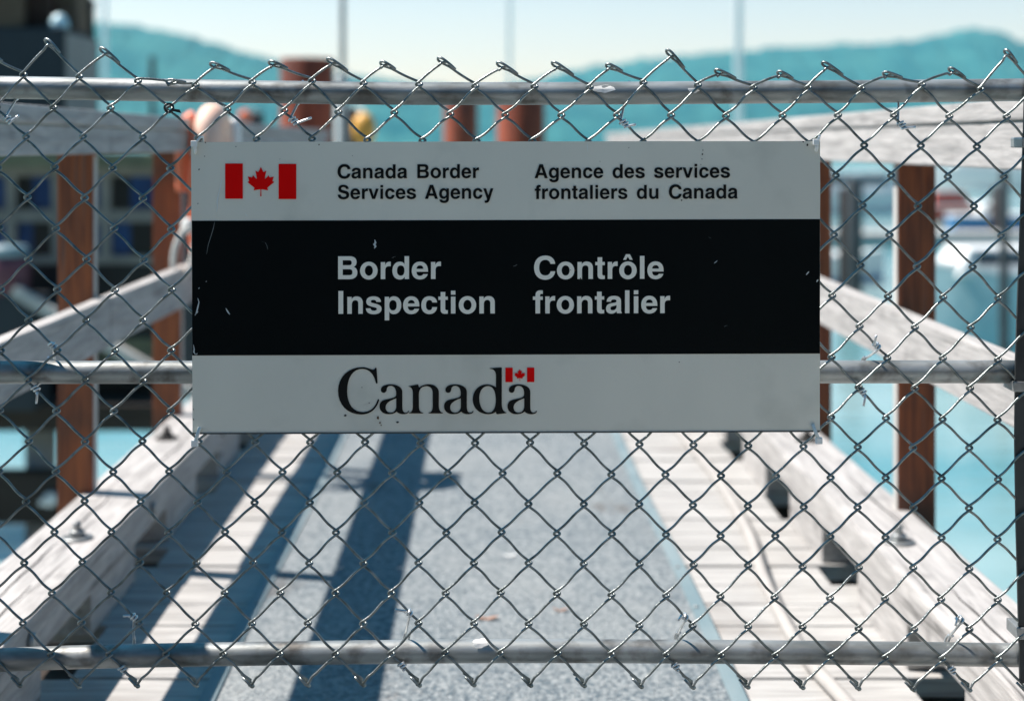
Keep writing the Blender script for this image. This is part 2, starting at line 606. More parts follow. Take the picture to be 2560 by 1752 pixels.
# railings
def railing(sgn):
    side = 'left' if sgn < 0 else 'right'
    t = thing('timber_railing', R(sgn * 0.98, 3.0, 0), 'weathered timber railing with brown posts along the %s edge of the boardwalk' % side, 'railing', 'timber railings of the boardwalk')

    def bx(a, bb, *r, **k):
        u0, u1 = sorted((sgn * a, sgn * bb))
        return MB().rbox(u0, u1, *r, **k)
    end = 8.4 if sgn < 0 else 11.0
    st0 = -1.5
    zb = 1.026 if sgn < 0 else 1.004
    cuts = [st0, 3.56, 6.6, end] if sgn < 0 else [st0, 4.41, 7.46, end]
    for a, c in zip(cuts, cuts[1:]):
        bx(0.937, 0.975, a, c - 0.004, zb, 1.089, b=0.004).build('top_rail', 'wood_y', t)
        bx(0.932, 1.085, a + 0.1, c + 0.096, 1.092, 1.13, b=0.005).build('cap_rail', 'wood_y', t)
        bx(0.937, 0.975, a, c - 0.004, 0.545, 0.666, b=0.004).build('mid_rail', 'wood_y', t)
    v0 = 3.555 if sgn < 0 else 3.39
    for k in range(-4, 8):
        c = v0 + k * 1.015
        if c > end:
            break
        p = bx(0.977, 1.067, c - 0.018, c + 0.019, -0.42, 1.090, b=0.004).build('post', 'wood_z', t)
        bx(0.9755, 0.9765, c - 0.016, c + 0.017, -0.30, 1.02, b=0).build('weathered_edge', 'wood_pale', p)
    return t


railing(-1)
railing(1)

# hose lying by the right kerb
hp = [R(0.66, 1.6, 0.016), R(0.70, 2.0, 0.016), R(0.675, 2.55, 0.016), R(0.645, 2.9, 0.016), R(0.66, 3.35, 0.016), R(0.70, 3.8, 0.016), R(0.715, 4.4, 0.016), R(0.70, 5.2, 0.016), R(0.735, 6.2, 0.016), R(0.72, 7.5, 0.016)]
tag(MB().tube(smooth(hp, 10), 0.0145, 12).build('hose', 'hose'), 'pale beige hose lying loose along the inside of the right kerb', 'hose')

# life vest hung on the left railing
LV = R(-0.87, 4.54, 0.45)
lt = thing('life_vest', LV, 'orange life vest with white straps hung over the left railing', 'life vest')


def pad(u0, u1, v0, v1, z0, z1, e=0.55):
    """soft padded block (superellipsoid)"""
    mb = MB()
    cu, cv, cz = (u0 + u1) / 2, (v0 + v1) / 2, (z0 + z1) / 2
    n1, n2 = 14, 24
    vs, fs = [], []

    def pw(q):
        return math.copysign(abs(q) ** e, q)
    for i in range(n1 + 1):
        la = -math.pi / 2 + math.pi * i / n1
        for j in range(n2):
            lo = 2 * math.pi * j / n2
            vs.append(R(cu + (u1 - u0) / 2 * pw(math.cos(la)) * pw(math.cos(lo)), cv + (v1 - v0) / 2 * pw(math.cos(la)) * pw(math.sin(lo)), cz + (z1 - z0) / 2 * pw(math.sin(la))))
    for i in range(n1):
        for j in range(n2):
            fs.append((i * n2 + j, i * n2 + (j + 1) % n2, (i + 1) * n2 + (j + 1) % n2, (i + 1) * n2 + j))
    return mb.add(vs, fs, True)


pad(-0.930, -0.850, 4.43, 4.475, 0.66, 1.02).build('chest_panel', 'orange', lt)
pad(-0.925, -0.845, 4.615, 4.655, 0.44, 1.02).build('chest_panel', 'orange', lt)
MB().tube(smooth([R(-0.875, 4.475, 0.99), R(-0.875, 4.475, 1.06), R(-0.873, 4.495, 1.115), R(-0.870, 4.54, 1.135), R(-0.868, 4.585, 1.115), R(-0.866, 4.605, 1.06), R(-0.866, 4.605, 0.99)], 6), [0.046] * 37, 16).build('collar', 'vest_top', lt)
MB().tube(smooth([R(-0.955, 4.50, 0.90), R(-0.958, 4.50, 1.02), R(-0.95, 4.52, 1.11), R(-0.925, 4.53, 1.135)], 5), 0.026, 12).build('back_strap', 'orange', lt)
pad(-0.845, -0.80, 4.60, 4.668, 0.98, 1.135).build('white_patch', 'white', lt)
for (v0, zz) in ((4.42, 0.80),):
    p = [R(-0.89, v0, zz), R(-0.925, v0 - 0.03, zz - 0.01), R(-0.955, v0 - 0.04, zz - 0.06), R(-0.965, v0 - 0.03, zz - 0.13), R(-0.945, v0 - 0.02, zz - 0.17), R(-0.915, v0 - 0.01, zz - 0.12), R(-0.905, v0, zz - 0.05)]
    MB().tube(smooth(p, 6), 0.009, 8).build('strap', 'rope', lt)
pad(-0.945, -0.905, 4.39, 4.43, 0.77, 0.82, 0.8).build('buckle', 'white', lt)

# cracks and debris
def strip_part(pts, w_, z, name, m, parent=None):
    mb = MB()
    n_ = len(pts)
    L, Rr = [], []
    for i, (u, v) in enumerate(pts):
        ww = w_ * (0.2 + 0.8 * math.sin(math.pi * (i + 0.3) / (n_ - 0.4)))
        L.append(R(u - ww / 2, v, z))
        Rr.append(R(u + ww / 2, v, z))
    mb.add(L + Rr, [(i, i + n_, i + n_ + 1, i + 1) for i in range(n_ - 1)])
    return mb.build(name, m, parent)


for sgn, kb_, cracks in ((-1, KERBS[0], [(0.90, 2.05, 0.75), (0.93, 2.72, 0.38), (0.925, 3.18, 0.36), (0.89, 3.75, 0.5)]), (1, KERBS[1], [(0.91, 2.3, 0.5), (0.95, 3.2, 0.5), (0.90, 4.2, 0.5)])):
    for (u, v, ln) in cracks:
        pts = []
        uu = sgn * u
        for i in range(12):
            uu += random.uniform(-0.004, 0.004)
            pts.append((uu, v + ln * i / 11))
        strip_part(pts, 0.006, 0.1826, 'crack', 'hole', kb_)
for (px, py, lab, m, sz) in ((1217, 1546, 'orange dry leaf on the mat, the left one of two', 'leaf', 0.026), (1401, 1526, 'orange dry leaf on the mat, the right one of two', 'leaf', 0.017), (1273, 1390, 'pale chip of paint lying on the middle of the mat', 'white', 0.017)):
    D = F * (H - 0.011) / (py - 360)
    c = P(px, py, D)
    c.z = 0.0115
    mb = MB()
    vs = []
    for i in range(14):
        a = 2 * math.pi * i / 14
        rr = sz * (0.75 + 0.3 * math.cos(2 * a)) * random.uniform(0.85, 1.1)
        vs.append(c + Vector((rr * math.cos(a), rr * 0.7 * math.sin(a), 0.003 + 0.003 * math.cos(a * 2))))
    mb.add(vs + [c + Vector((0, 0, 0.001))], [(i, (i + 1) % 14, 14) for i in range(14)])
    tag(mb.build('dry_leaf' if m == 'leaf' else 'paint_chip', m, loc=c), lab, 'leaf' if m == 'leaf' else 'chip')

# ================================================================== GATE
YP = 0.0225    # depth of the pipe axis behind the wire plane
RP = 0.0166
gate = thing('chain_link_gate', (0, 0, H - (1710 - 360) * S), 'galvanised chain link gate of three pipes and wire mesh carrying the border sign', 'gate')


def pipe(pts, name, r=RP, m='pipe', y=YP):
    return MB().tube(smooth([MP(a, c, y) for a, c in pts], 8), r, 28).build(name, m, gate)


pipe([(-90, 217), (0, 219), (300, 224), (860, 233), (1280, 234.5), (1900, 231), (2300, 228), (2566, 225)], 'top_pipe')
pipe([(-90, 931), (0, 930.5), (1280, 930), (2556, 929)], 'middle_pipe')
pipe([(-90, 1655), (0, 1649), (300, 1639), (860, 1630), (1280, 1626.5), (1750, 1628), (2200, 1632), (2556, 1637)], 'bottom_pipe')
# hinge-side upright: flat dark steel post, slightly bowed
gp = [(2580, 150), (2577, 300), (2570, 500), (2563, 700), (2556, 900), (2554, 1100), (2557, 1300), (2562, 1500), (2567, 1708)]
mb = MB()
vs, fs = [], []
for a, c in gp:
    for dx, dy in ((-16, 0.001), (17, 0.001), (17, 0.0055), (-16, 0.0055)):
        q = MP(a + dx, c, 0)
        vs.append(Vector((q.x, dy, q.z)))
for i in range(len(gp) - 1):
    for j in range(4):
        a = i * 4 + j
        a2 = i * 4 + (j + 1) % 4
        fs.append((a, a2, a2 + 4, a + 4))
fs.append((0, 1, 2, 3))
k = (len(gp) - 1) * 4
fs.append((k + 3, k + 2, k + 1, k))
mb.add(vs, fs)
up = mb.build('upright_post', 'post_steel', gate)
for px, py, hh in ((2576, 357, 26), (2556, 966, 26), (2565, 1582, 30)):
    mb = MB()
    a = MP(px - 24, py + hh / 2, 0)
    c = MP(px + 24, py - hh / 2, 0)
    mb.wbox(a.x, c.x, -0.0035, 0.043, a.z, c.z, 0.002)
    mb.build('tension_band', 'steel', gate)
pipe([(-84, 200), (-80, 930), (-84, 1672)], 'upright_pipe', 0.0185)

# ---- wire mesh lattice measured from the photo (photo pixels)
A_rows = [0, 2, 6, 12, 18, 20]
A_x = [
    [-82, 58.5, 198, 345, 490, 630, 779, 910, 1046, 1187.7, 1335.7, 1473, 1610, 1745, 1885, 2021, 2153, 2305.7, 2453, 2588],
    [-74, 64, 209, 355.5, 496, 639.6, 779, 917, 1056, 1193, 1332, 1471.5, 1608.5, 1745, 1884, 2023, 2162, 2302, 2442, 2580],
    [-70, 71.7, 215, 357.7, 498, 639, 778, 915, 1053, 1191, 1328, 1466, 1603, 1740, 1878, 2015, 2152, 2290.6, 2430.6, 2570],
    [-72, 70.6, 213, 355.5, 496, 637.7, 775.5, 914, 1050, 1187, 1324, 1461, 1598, 1734, 1871, 2008, 2145, 2283, 2423, 2563],
    [-88, 57, 205, 347, 489.4, 630, 769.8, 908.5, 1046, 1184, 1320, 1460, 1597, 1733, 1870, 2007.5, 2146, 2284, 2424.5, 2564],
    [-98, 49, 196, 343, 490, 628, 770, 908.5, 1046, 1184, 1326, 1459.4, 1603, 1733, 1870, 2006.4, 2145, 2283, 2422.6, 2563]]
B_rows = [1, 7, 13, 19]
B_x = [
    [-8, 134, 278, 425, 567, 710, 847, 985, 1124.7, 1264, 1403.6, 1541, 1677.5, 1815, 1954.7, 2093.6, 2234, 2373.6, 2517],
    [2, 144.5, 286.8, 428, 568, 709, 846, 984, 1122, 1260, 1398, 1536, 1672, 1809, 1946, 2082, 2220, 2357.7, 2497],
    [-3, 139.6, 283, 424.5, 566, 705.7, 843, 981, 1118, 1255.7, 1392, 1528.5, 1665, 1802, 1939.6, 2076.6, 2214, 2354, 2494],
    [-22, 127, 274, 416, 558.5, 700, 838.5, 978, 1114, 1251, 1394.5, 1528, 1665, 1801, 1936.6, 2076.6, 2213, 2354, 2495.5]]
Y_L = [195, 268, 343, 420, 494, 571, 648, 723.5, 800, 875.5, 951, 1026, 1103, 1178, 1253, 1330, 1406, 1482, 1558, 1636, 1708]
Y_M = [215, 287, 353] + [353 + 75.3 * i for i in range(1, 10)] + [1106, 1182, 1257, 1331, 1406.6, 1482, 1557.5, 1631, 1705]
Y_R = [219, 291, 367, 443, 517, 590, 667, 745, 820, 898, 971, 1048, 1120, 1197, 1271, 1346, 1421, 1499, 1573, 1646, 1718]
Y_TOP = [183, 187, 192.5, 204, 213, 205, 202, 209, 211, 215, 217, 219, 207.5, 215, 219, 221, 222.6, 213, 222.6, 220]
TIPS = {0: (-22, 142), 1: (124.5, 111), 2: (266, 134), 3: (432, 206), 4: (541, 166), 5: (687, 162), 6: (834, 158.5), 7: (963, 163), 8: (1108.5, 156), 9: (1259, 168), 10: (1397, 168),
        11: (1528, 169), 12: (1680, 141), 13: (1804, 184), 14: (1956, 187), 15: (2071.7, 168), 16: (2223, 188), 17: (2385, 180), 18: (2521, 137)}
random.seed(11)
NODE = {}


def col_x(c, r):
    """half column c (even = A, odd = B)"""
    rows, xs = (A_rows, A_x) if c % 2 == 0 else (B_rows, B_x)
    k = c // 2
    if r <= rows[0]: return xs[0][k]
    if r >= rows[-1]: return xs[-1][k]
    for i in range(len(rows) - 1):
        if rows[i] <= r <= rows[i + 1]:
            q = (r - rows[i]) / (rows[i + 1] - rows[i])
            return xs[i][k] * (1 - q) + xs[i + 1][k] * q


def node(c, r):
    if (c, r) in NODE:
        return NODE[(c, r)]
    if r == -1:
        p = TIPS[c // 2]
    else:
        x = col_x(c, r)
        if r == 0:
            y = Y_TOP[c // 2]
        elif x < 1250:
            q = max(0, (x - 140) / 1110)
            y = Y_L[r] * (1 - q) + Y_M[r] * q
        else:
            q = min(1.1, (x - 1250) / 1180)
            y = Y_M[r] * (1 - q) + Y_R[r] * q
        p = (x + random.uniform(-1.6, 1.6), y + random.uniform(-1.4, 1.4))
    NODE[(c, r)] = p
    return p


RW = 0.0019
DD = 0.0030     # half depth of the flattened spiral
EE = 0.0034 / S     # loop overshoot, px
DL = 0.0036 / S     # loop half height, px


def pq(p, y):
    return MP(p[0], p[1], y)


BOT = {}
mesh = MB()
NC = 2 * len(A_x[0]) - 1
for c in range(NC - 1):
    # this wire zigzags between half columns c and c+1
    seq = []
    for r in range(-1, 21):
        cc = c if (r % 2 == 0) == (c % 2 == 0) else c + 1
        if cc // 2 >= len(B_x[0]) and cc % 2 == 1:
            continue
        seq.append((cc, r))
    pts = []
    for i, (cc, r) in enumerate(seq):
        x, y = node(cc, r)
        right = (cc == c + 1)
        last = (i == len(seq) - 1)
        if i == 0:
            # knuckled selvage on top: a hairpin on the right-hand wire, a short hook on the left-hand one
            nx2, ny2 = node(cc + 1, 0) if (cc + 1) < NC else (x + 70, y + 60)
            L = math.hypot(nx2 - x, ny2 - y)
            dx, dy = (nx2 - x) / L, (ny2 - y) / L
            px_, py_ = dy, -dx          # up to the right
            rnd = random.Random(cc * 13 + 5)
            sc_ = rnd.uniform(0.75, 1.2)

            def lp(a, n_, yy):
                return pq((x + dx * a + px_ * n_, y + dy * a + py_ * n_), yy)
            if right:
                pts += [lp(22 * sc_, 2, 0.0035), lp(15 * sc_, 5.5, 0.0005), lp(6, 5, -0.0015), pq((x - 3, y + 1), -0.002), pq((x - 11, y + 8), -0.0025)]
            else:
                pts += [lp(36 * sc_, 3.6, -0.0035), lp(22 * sc_, 5.4, -0.0055), lp(2, 6.2, -0.0058), lp(-11 * sc_, 5.4, -0.004), lp(-18 * sc_, 0.5, 0.0), lp(-12 * sc_, -4.4, 0.0035), lp(4, -3.0, 0.003)]
            continue
        if last:
            if right:      # "\" coming down at the back, tucked round the tip
                pts += [pq((x - 3, y - 3), 0.004), pq((x + 3, y + 3), 0.003), pq((x + 5, y + 7), -0.001), pq((x + 1, y + 9), -0.005), pq((x - 5, y + 3), -0.006), pq((x - 21, y - 14), -0.003)]
            else:          # "/" coming down at the front
                pts += [pq((x + 4, y - 2), -0.003), pq((x - 1, y + 3), -0.0025), pq((x - 5, y + 5), 0.001), pq((x - 6, y), 0.0055), pq((x - 2, y - 9), 0.0065), pq((x - 26, y - 24), 0.0045)]
            BOT[cc] = (x, y)
        else:
            sg = 1 if right else -1
            yd = DD if right else -DD       # arrives at the back on a right bend
            pts += [pq((x, y - DL), yd), pq((x + sg * EE, y - DL * 0.45), yd * 0.62), pq((x + sg * EE * 1.25, y), 0), pq((x + sg * EE, y + DL * 0.45), -yd * 0.62), pq((x, y + DL), -yd)]
        # straight run to the next node is sampled with a slight S bend
        if not last:
            cc2, r2 = seq[i + 1]
            x2, y2 = node(cc2, r2)
            ys = -DD if right else DD
            y0, y1 = y + DL, y2 - DL
            Lx, Ly = x2 - x, y1 - y0
            L = math.hypot(Lx, Ly)
            nx_, ny_ = -Ly / L, Lx / L
            amp = 1.7 * (1 if right else -1) + random.uniform(-0.7, 0.7)
            bow = random.uniform(-1.2, 1.2)
            for q in (0.14, 0.28, 0.42, 0.58, 0.72, 0.86):
                off = amp * math.sin(2 * math.pi * q) + bow * math.sin(math.pi * q)
                pts.append(pq((x + Lx * q + nx_ * off, y0 + Ly * q + ny_ * off), ys))
        if i == 0:
            pass
    # first run from the tip
    if len(seq) > 1:
        (c0, r0), (c1, r1) = seq[0], seq[1]
        x, y = node(c0, r0)
        x2, y2 = node(c1, r1)
        head = 5 if c0 == c + 1 else 7
        run = []
        for q in (0.2, 0.4, 0.6, 0.8):
            yd = -0.001 - (DD - 0.001) * q if c0 == c + 1 else DD * q
            run.append(pq((x + (x2 - x) * q, y + (y2 - DL - y) * q + 2.5 * math.sin(math.pi * q) * (-1 if c0 == c + 1 else 1)), yd))
        pts = pts[:head] + run + pts[head:]
    mesh.tube(smooth(pts, 2), RW, 8)
mesh.build('wire_mesh', 'wire', gate)


# ---- aluminium tie wires binding mesh to pipes
def snap(px, py):
    """nearest point on a back wire ("\\" run)"""
    best = None
    for (c, r), (x, y) in list(NODE.items()):
        if r < 0 or (c + 1, r + 1) not in NODE or (r % 2 == 0) != (c % 2 == 0):
            continue
        x2, y2 = NODE[(c + 1, r + 1)]
        q = max(0.15, min(0.85, ((px - x) * (x2 - x) + (py - y) * (y2 - y)) / ((x2 - x) ** 2 + (y2 - y) ** 2)))
        X, Y = x + (x2 - x) * q, y + (y2 - y) * q
        d = math.hypot(X - px, Y - py)
        if best is None or d < best[0]:
            best = (d, X, Y, x2 - x, y2 - y)
    return best[1:]


def tie(coil, pipe_y, down=True, tail=None):
    """twisted round a back wire at coil, then a straight strand that runs round the back of the pipe"""
    mb = MB()
    cx, cy, wx, wy = snap(*coil)
    ax = Vector((wx, 0, -wy)).normalized()
    c = MP(cx, cy, DD)
    e1 = Vector((0, -1, 0))
    e2 = ax.cross(e1)
    sgn = 1 if down else -1      # down: coil hangs below its pipe
    pz = H - (pipe_y - 360) * S
    pts = []
    if tail:
        pts.append(c + ax * 0.0055 * sgn + Vector((tail[0], -0.0055, tail[1])))
    turns = 2.2
    nn = 22
    for i in range(nn + 1):
        a = 2 * math.pi * turns * i / nn + (0.3 if tail else 0)
        q = sgn * (0.0052 - 0.0104 * i / nn)
        rr = RW + 0.0019
        pts.append(c + ax * q + (e1 * math.cos(a) + e2 * math.sin(a)) * rr)
    rr = RP + 0.0019
    x0 = pts[-1].x + sgn * 0.007
    for k in range(9):
        th = math.radians(100 + 150 * k / 8)     # 0 = towards the lens, 180 = behind the pipe
        pts.append(Vector((x0 + sgn * 0.008 * k / 8, YP - math.cos(th) * rr, pz - sgn * math.sin(th) * rr)))
    mb.tube(smooth(pts, 3), 0.0018, 8)
    return mb.build('wire_tie', 'tie', gate)


# coils below the top pipe, above and below the others
tie((22, 300), 220, True, (0.012, 0.010))
tie((735, 302), 231, True, (0.022, 0.008))
tie((1562, 308), 233, True, (0.012, 0.002))
tie((2252, 316), 228, True, (0.014, 0.001))
tie((88, 975), 930, True, (-0.002, -0.016))
tie((2157, 980), 930, True, (-0.004, -0.015))
tie((136, 862), 930, False, (0.004, 0.002))
tie((2192, 864), 930, False, (0.002, 0.012))
tie((334, 1541), 1638, False, (-0.010, -0.001))
tie((1020, 1533), 1628, False, (-0.016, 0.002))
tie((1712, 1540), 1628, False, (-0.006, -0.008))
tie((2398, 1548), 1634, False, (-0.004, -0.012))
tie((308, 1673), 1638, True)
tie((1008, 1663), 1628, True)
tie((1697, 1660), 1628, True)
tie((2377, 1677), 1636, True)

# drips of sealant on the pipes
for (px, py, w_) in ((1508, 222, 30), (1738, 222, 16), (1200, 1612, 20)):
    mb = MB()
    vs = []
    for i in range(18):
        a = 2 * math.pi * i / 18
        rx = w_ * (0.8 + 0.35 * random.random())
        ry = 9 * (0.8 + 0.5 * random.random())
        q = MP(px + rx * math.cos(a), py + ry * math.sin(a), 0)
        pz = H - ((233 if py < 900 else 1627) - 360) * S
        dz = max(-RP, min(RP, q.z - pz))
        vs.append(Vector((q.x, YP - math.sqrt(max(0, RP * RP - dz * dz)) - 0.0005, q.z)))
    cc = sum(vs, Vector()) / len(vs)
    dz = max(-RP, min(RP, cc.z - pz))
    cc.y = YP - math.sqrt(RP * RP - dz * dz) - 0.0005
    mb.add(vs + [cc], [(i, (i + 1) % 18, 18) for i in range(18)])
    mb.build('sealant_smear', 'white', gate)

# ================================================================== SIGN
YS = -0.0105      # front face of the panel
sign = thing('border_sign', MP(1265, 718, YS), 'white and black bilingual border inspection sign tied to the chain link gate', 'sign')
Q = [(477.5, 355.5), (2050.4, 353), (2049.7, 1078.7), (481.8, 1084.6)]


def ring_plate(px, y0, y1):
    mb = MB()
    n_ = len(px)
    vs = [MP(a, c, y0) for a, c in px] + [MP(a, c, y1) for a, c in px]
    fs = [tuple(range(n_)), tuple(range(2 * n_ - 1, n_ - 1, -1))]
    fs += [(i, i + n_, (i + 1) % n_ + n_, (i + 1) % n_) for i in range(n_)]
    mb.add(vs, fs)
    return mb


def edge_pts(a, c, n_=14, amp=0.5):
    return [(a[0] + (c[0] - a[0]) * i / n_ + random.uniform(-amp, amp), a[1] + (c[1] - a[1]) * i / n_ + random.uniform(-amp, amp)) for i in range(n_)]


def edge_poly(q, amp=0.45):
    out = []
    for i in range(4):
        out += edge_pts(q[i], q[(i + 1) % 4], 12, amp)
    return out


ring_plate(edge_poly(Q), YS, YS + 0.002).build('panel', 'panel', sign)
ring_plate([(479.6, 552), (1265, 550.2), (2050.0, 548), (2049.8, 883.6), (1265, 886.4), (480.6, 888.6)], YS - 0.0004, YS - 0.0001).build('black_band', 'black', sign)

ring_plate([(482.0, 1081.8), (1265, 1078.9), (2049.6, 1076.2), (2049.9, 1079.6), (1265, 1082.6), (481.9, 1085.4)], YS - 0.0012, YS + 0.0026).build('shaded_edge_strip', 'rim', sign)  # dark strip: shade and dirt of the lower edge put into the colour

# letters ------------------------------------------------------------
def path(d):
    """mini SVG path -> list of closed polylines"""
    tk = d.replace(',', ' ').split()
    out, cur, i, cmd = [], [], 0, None
    while i < len(tk):
        if tk[i] in 'MLCZ':
            cmd = tk[i]
            i += 1
            if cmd == 'Z':
                out.append(cur)
                cur = []
                continue
        if cmd in 'ML':
            cur.append((float(tk[i]), float(tk[i + 1])))
            i += 2
            if cmd == 'M': cmd = 'L'
        elif cmd == 'C':
            p0 = cur[-1]
            a = [float(q) for q in tk[i:i + 6]]
            i += 6
            for k in range(1, 9):
                t = k / 8
                s = 1 - t
                cur.append((s ** 3 * p0[0] + 3 * s * s * t * a[0] + 3 * s * t * t * a[2] + t ** 3 * a[4],
                            s ** 3 * p0[1] + 3 * s * s * t * a[1] + 3 * s * t * t * a[3] + t ** 3 * a[5]))
    return out


def ell(x0, y0, x1, y1, k=0.57):
    cx, cy, rx, ry = (x0 + x1) / 2, (y0 + y1) / 2, (x1 - x0) / 2, (y1 - y0) / 2
    return 'M %f %f C %f %f %f %f %f %f C %f %f %f %f %f %f C %f %f %f %f %f %f C %f %f %f %f %f %f Z ' % (
        cx, y1, cx + rx * k, y1, x1, cy + ry * k, x1, cy, x1, cy - ry * k, cx + rx * k, y0, cx, y0,
        cx - rx * k, y0, x0, cy - ry * k, x0, cy, x0, cy + ry * k, cx - rx * k, y1, cx, y1)


def rct(x0, y0, x1, y1):
    return 'M %f %f L %f %f L %f %f L %f %f Z ' % (x0, y0, x1, y0, x1, y1, x0, y1)


D_O = 'M 551 0 L 551 718 L 411 718 L 411 468 C 380 520 330 546 265 546 C 130 546 35 430 35 266 C 35 95 130 -14 262 -14 C 330 -14 385 12 418 70 L 418 0 Z '
D_H = 'M 295 428 C 365 428 411 370 411 266 C 411 165 365 106 295 106 C 222 106 178 165 178 266 C 178 370 222 428 295 428 Z '
N_ = 'M 65 0 L 65 532 L 198 532 L 198 458 C 230 520 285 546 350 546 C 475 546 546 470 546 340 L 546 0 L 406 0 L 406 315 C 406 390 375 425 315 425 C 250 425 205 380 205 300 L 205 0 Z '
O_ = ell(34, -14, 578, 546) + ell(181, 108, 431, 428)
GL = {
    'l': (278, rct(69, 0, 209, 718)), 'I': (278, rct(64, 0, 214, 718)), 'i': (278, rct(69, 0, 209, 532) + rct(69, 592, 209, 718)),
    'o': (611, O_), 'ô': (611, O_ + 'M 154 596 L 240 772 L 366 772 L 454 596 L 360 596 L 302 696 L 246 596 Z '),
    'n': (611, N_),
    'r': (389, 'M 64 0 L 64 532 L 198 532 L 198 440 C 225 510 270 546 340 546 L 373 544 L 373 402 L 325 404 C 240 404 204 360 204 280 L 204 0 Z '),
    't': (333, 'M 80 678 L 225 678 L 225 532 L 305 532 L 305 430 L 225 430 L 225 160 C 225 120 240 106 275 106 L 305 108 L 305 0 C 280 -6 250 -8 225 -8 C 125 -8 80 35 80 130 L 80 430 L 10 430 L 10 532 L 80 532 Z '),
    'f': (333, 'M 90 0 L 90 425 L 10 425 L 10 532 L 90 532 L 90 570 C 90 675 145 725 250 725 C 280 725 300 723 320 720 L 320 610 C 305 613 290 613 278 613 C 245 613 232 600 232 565 L 232 532 L 320 532 L 320 425 L 234 425 L 234 0 Z '),
    'e': (556, 'M 528 226 L 170 226 C 172 145 210 99 275 99 C 325 99 360 118 379 156 L 521 156 C 495 45 400 -14 275 -14 C 120 -14 23 95 23 265 C 23 435 125 546 275 546 C 440 546 528 430 528 260 Z M 170 320 L 385 320 C 380 390 340 428 280 428 C 220 428 178 390 170 320 Z '),
    'a': (556, 'M 49 361 C 55 485 135 546 275 546 C 420 546 500 490 500 385 L 500 110 C 500 60 508 35 527 18 L 527 0 L 376 0 C 368 18 363 38 361 62 C 315 10 260 -14 195 -14 C 95 -14 29 45 29 145 C 29 250 95 300 205 318 C 300 332 358 335 358 378 C 358 415 325 434 268 434 C 215 434 188 410 185 361 Z M 361 258 C 330 238 280 232 245 224 C 195 212 168 195 168 155 C 168 115 195 94 235 94 C 310 94 361 140 361 215 Z '),
    'd': (611, D_O + D_H),
    'g': (611, 'M 553 532 L 420 532 L 420 462 C 385 520 335 546 270 546 C 135 546 40 430 40 268 C 40 105 130 0 262 0 C 330 0 382 26 413 75 L 413 40 C 413 -50 375 -95 298 -95 C 240 -95 205 -75 198 -38 L 56 -38 C 62 -150 150 -215 295 -215 C 465 -215 553 -135 553 20 Z ' + ell(182, 115, 415, 428)),
    'c': (556, 'M 526 349 L 376 349 C 365 402 335 428 288 428 C 215 428 180 370 180 266 C 180 160 215 106 288 106 C 335 106 368 140 376 204 L 526 204 C 512 65 420 -14 285 -14 C 130 -14 34 95 34 263 C 34 440 130 546 285 546 C 420 546 515 475 526 349 Z '),
    'C': (722, 'M 702 475 L 555 475 C 535 560 480 602 395 602 C 270 602 202 510 202 358 C 202 205 270 112 395 112 C 490 112 545 165 557 243 L 702 243 C 685 80 560 -23 392 -23 C 180 -23 44 130 44 358 C 44 590 180 737 395 737 C 565 737 690 640 702 475 Z '),
    'B': (722, 'M 76 0 L 76 718 L 440 718 C 570 718 648 650 648 540 C 648 470 620 415 560 385 C 640 355 673 290 673 205 C 673 75 580 0 430 0 Z M 218 595 L 218 438 L 410 438 C 470 438 498 465 498 517 C 498 570 470 595 410 595 Z M 218 314 L 218 126 L 420 126 C 490 126 520 155 520 220 C 520 285 490 314 420 314 Z '),
    'S': (667, 'M 604 521 L 458 521 C 452 585 405 618 330 618 C 260 618 215 588 215 538 C 215 490 250 475 340 452 L 430 430 C 570 395 629 330 629 222 C 629 70 515 -19 335 -19 C 155 -19 42 70 39 230 L 190 230 C 195 150 245 103 340 103 C 425 103 478 140 478 200 C 478 250 440 270 370 288 L 270 314 C 125 350 66 410 66 520 C 66 655 165 737 325 737 C 495 737 600 655 604 521 Z '),
    's': (556, 'M 502 371 L 355 371 C 350 415 320 436 268 436 C 215 436 185 418 185 386 C 185 355 210 345 280 328 C 430 292 519 260 519 155 C 519 45 425 -16 275 -16 C 125 -16 35 50 30 171 L 178 171 C 183 122 215 98 280 98 C 335 98 372 115 372 150 C 372 180 345 192 285 206 C 130 240 42 275 42 380 C 42 485 130 546 268 546 C 410 546 495 485 502 371 Z '),
    'v': (556, 'M 200 0 L 13 532 L 163 532 L 278 165 L 393 532 L 543 532 L 356 0 Z '),
    'A': (722, 'M 20 0 L 272 718 L 450 718 L 702 0 L 541 0 L 490 155 L 232 155 L 181 0 Z M 361 560 L 272 275 L 450 275 Z '),
    'y': (556, 'M 10 532 L 160 532 L 282 175 L 398 532 L 541 532 L 345 -60 C 310 -165 260 -212 165 -212 C 135 -212 110 -210 85 -206 L 85 -92 C 105 -96 125 -97 140 -97 C 180 -97 200 -80 208 -45 L 212 -15 Z '),
}
GL['u'] = (611, None)
GL['p'] = (611, None)


def glyph(ch):
    if ch == 'u':
        return 611, [[(611 - x, 532 - y) for x, y in lp] for lp in path(N_)]
    if ch == 'p':
        return 611, [[(613 - x, -207 if y == 718 else 532 - y) for x, y in lp] for lp in path(D_O + D_H)]
    a, d = GL[ch]
    return a, path(d)


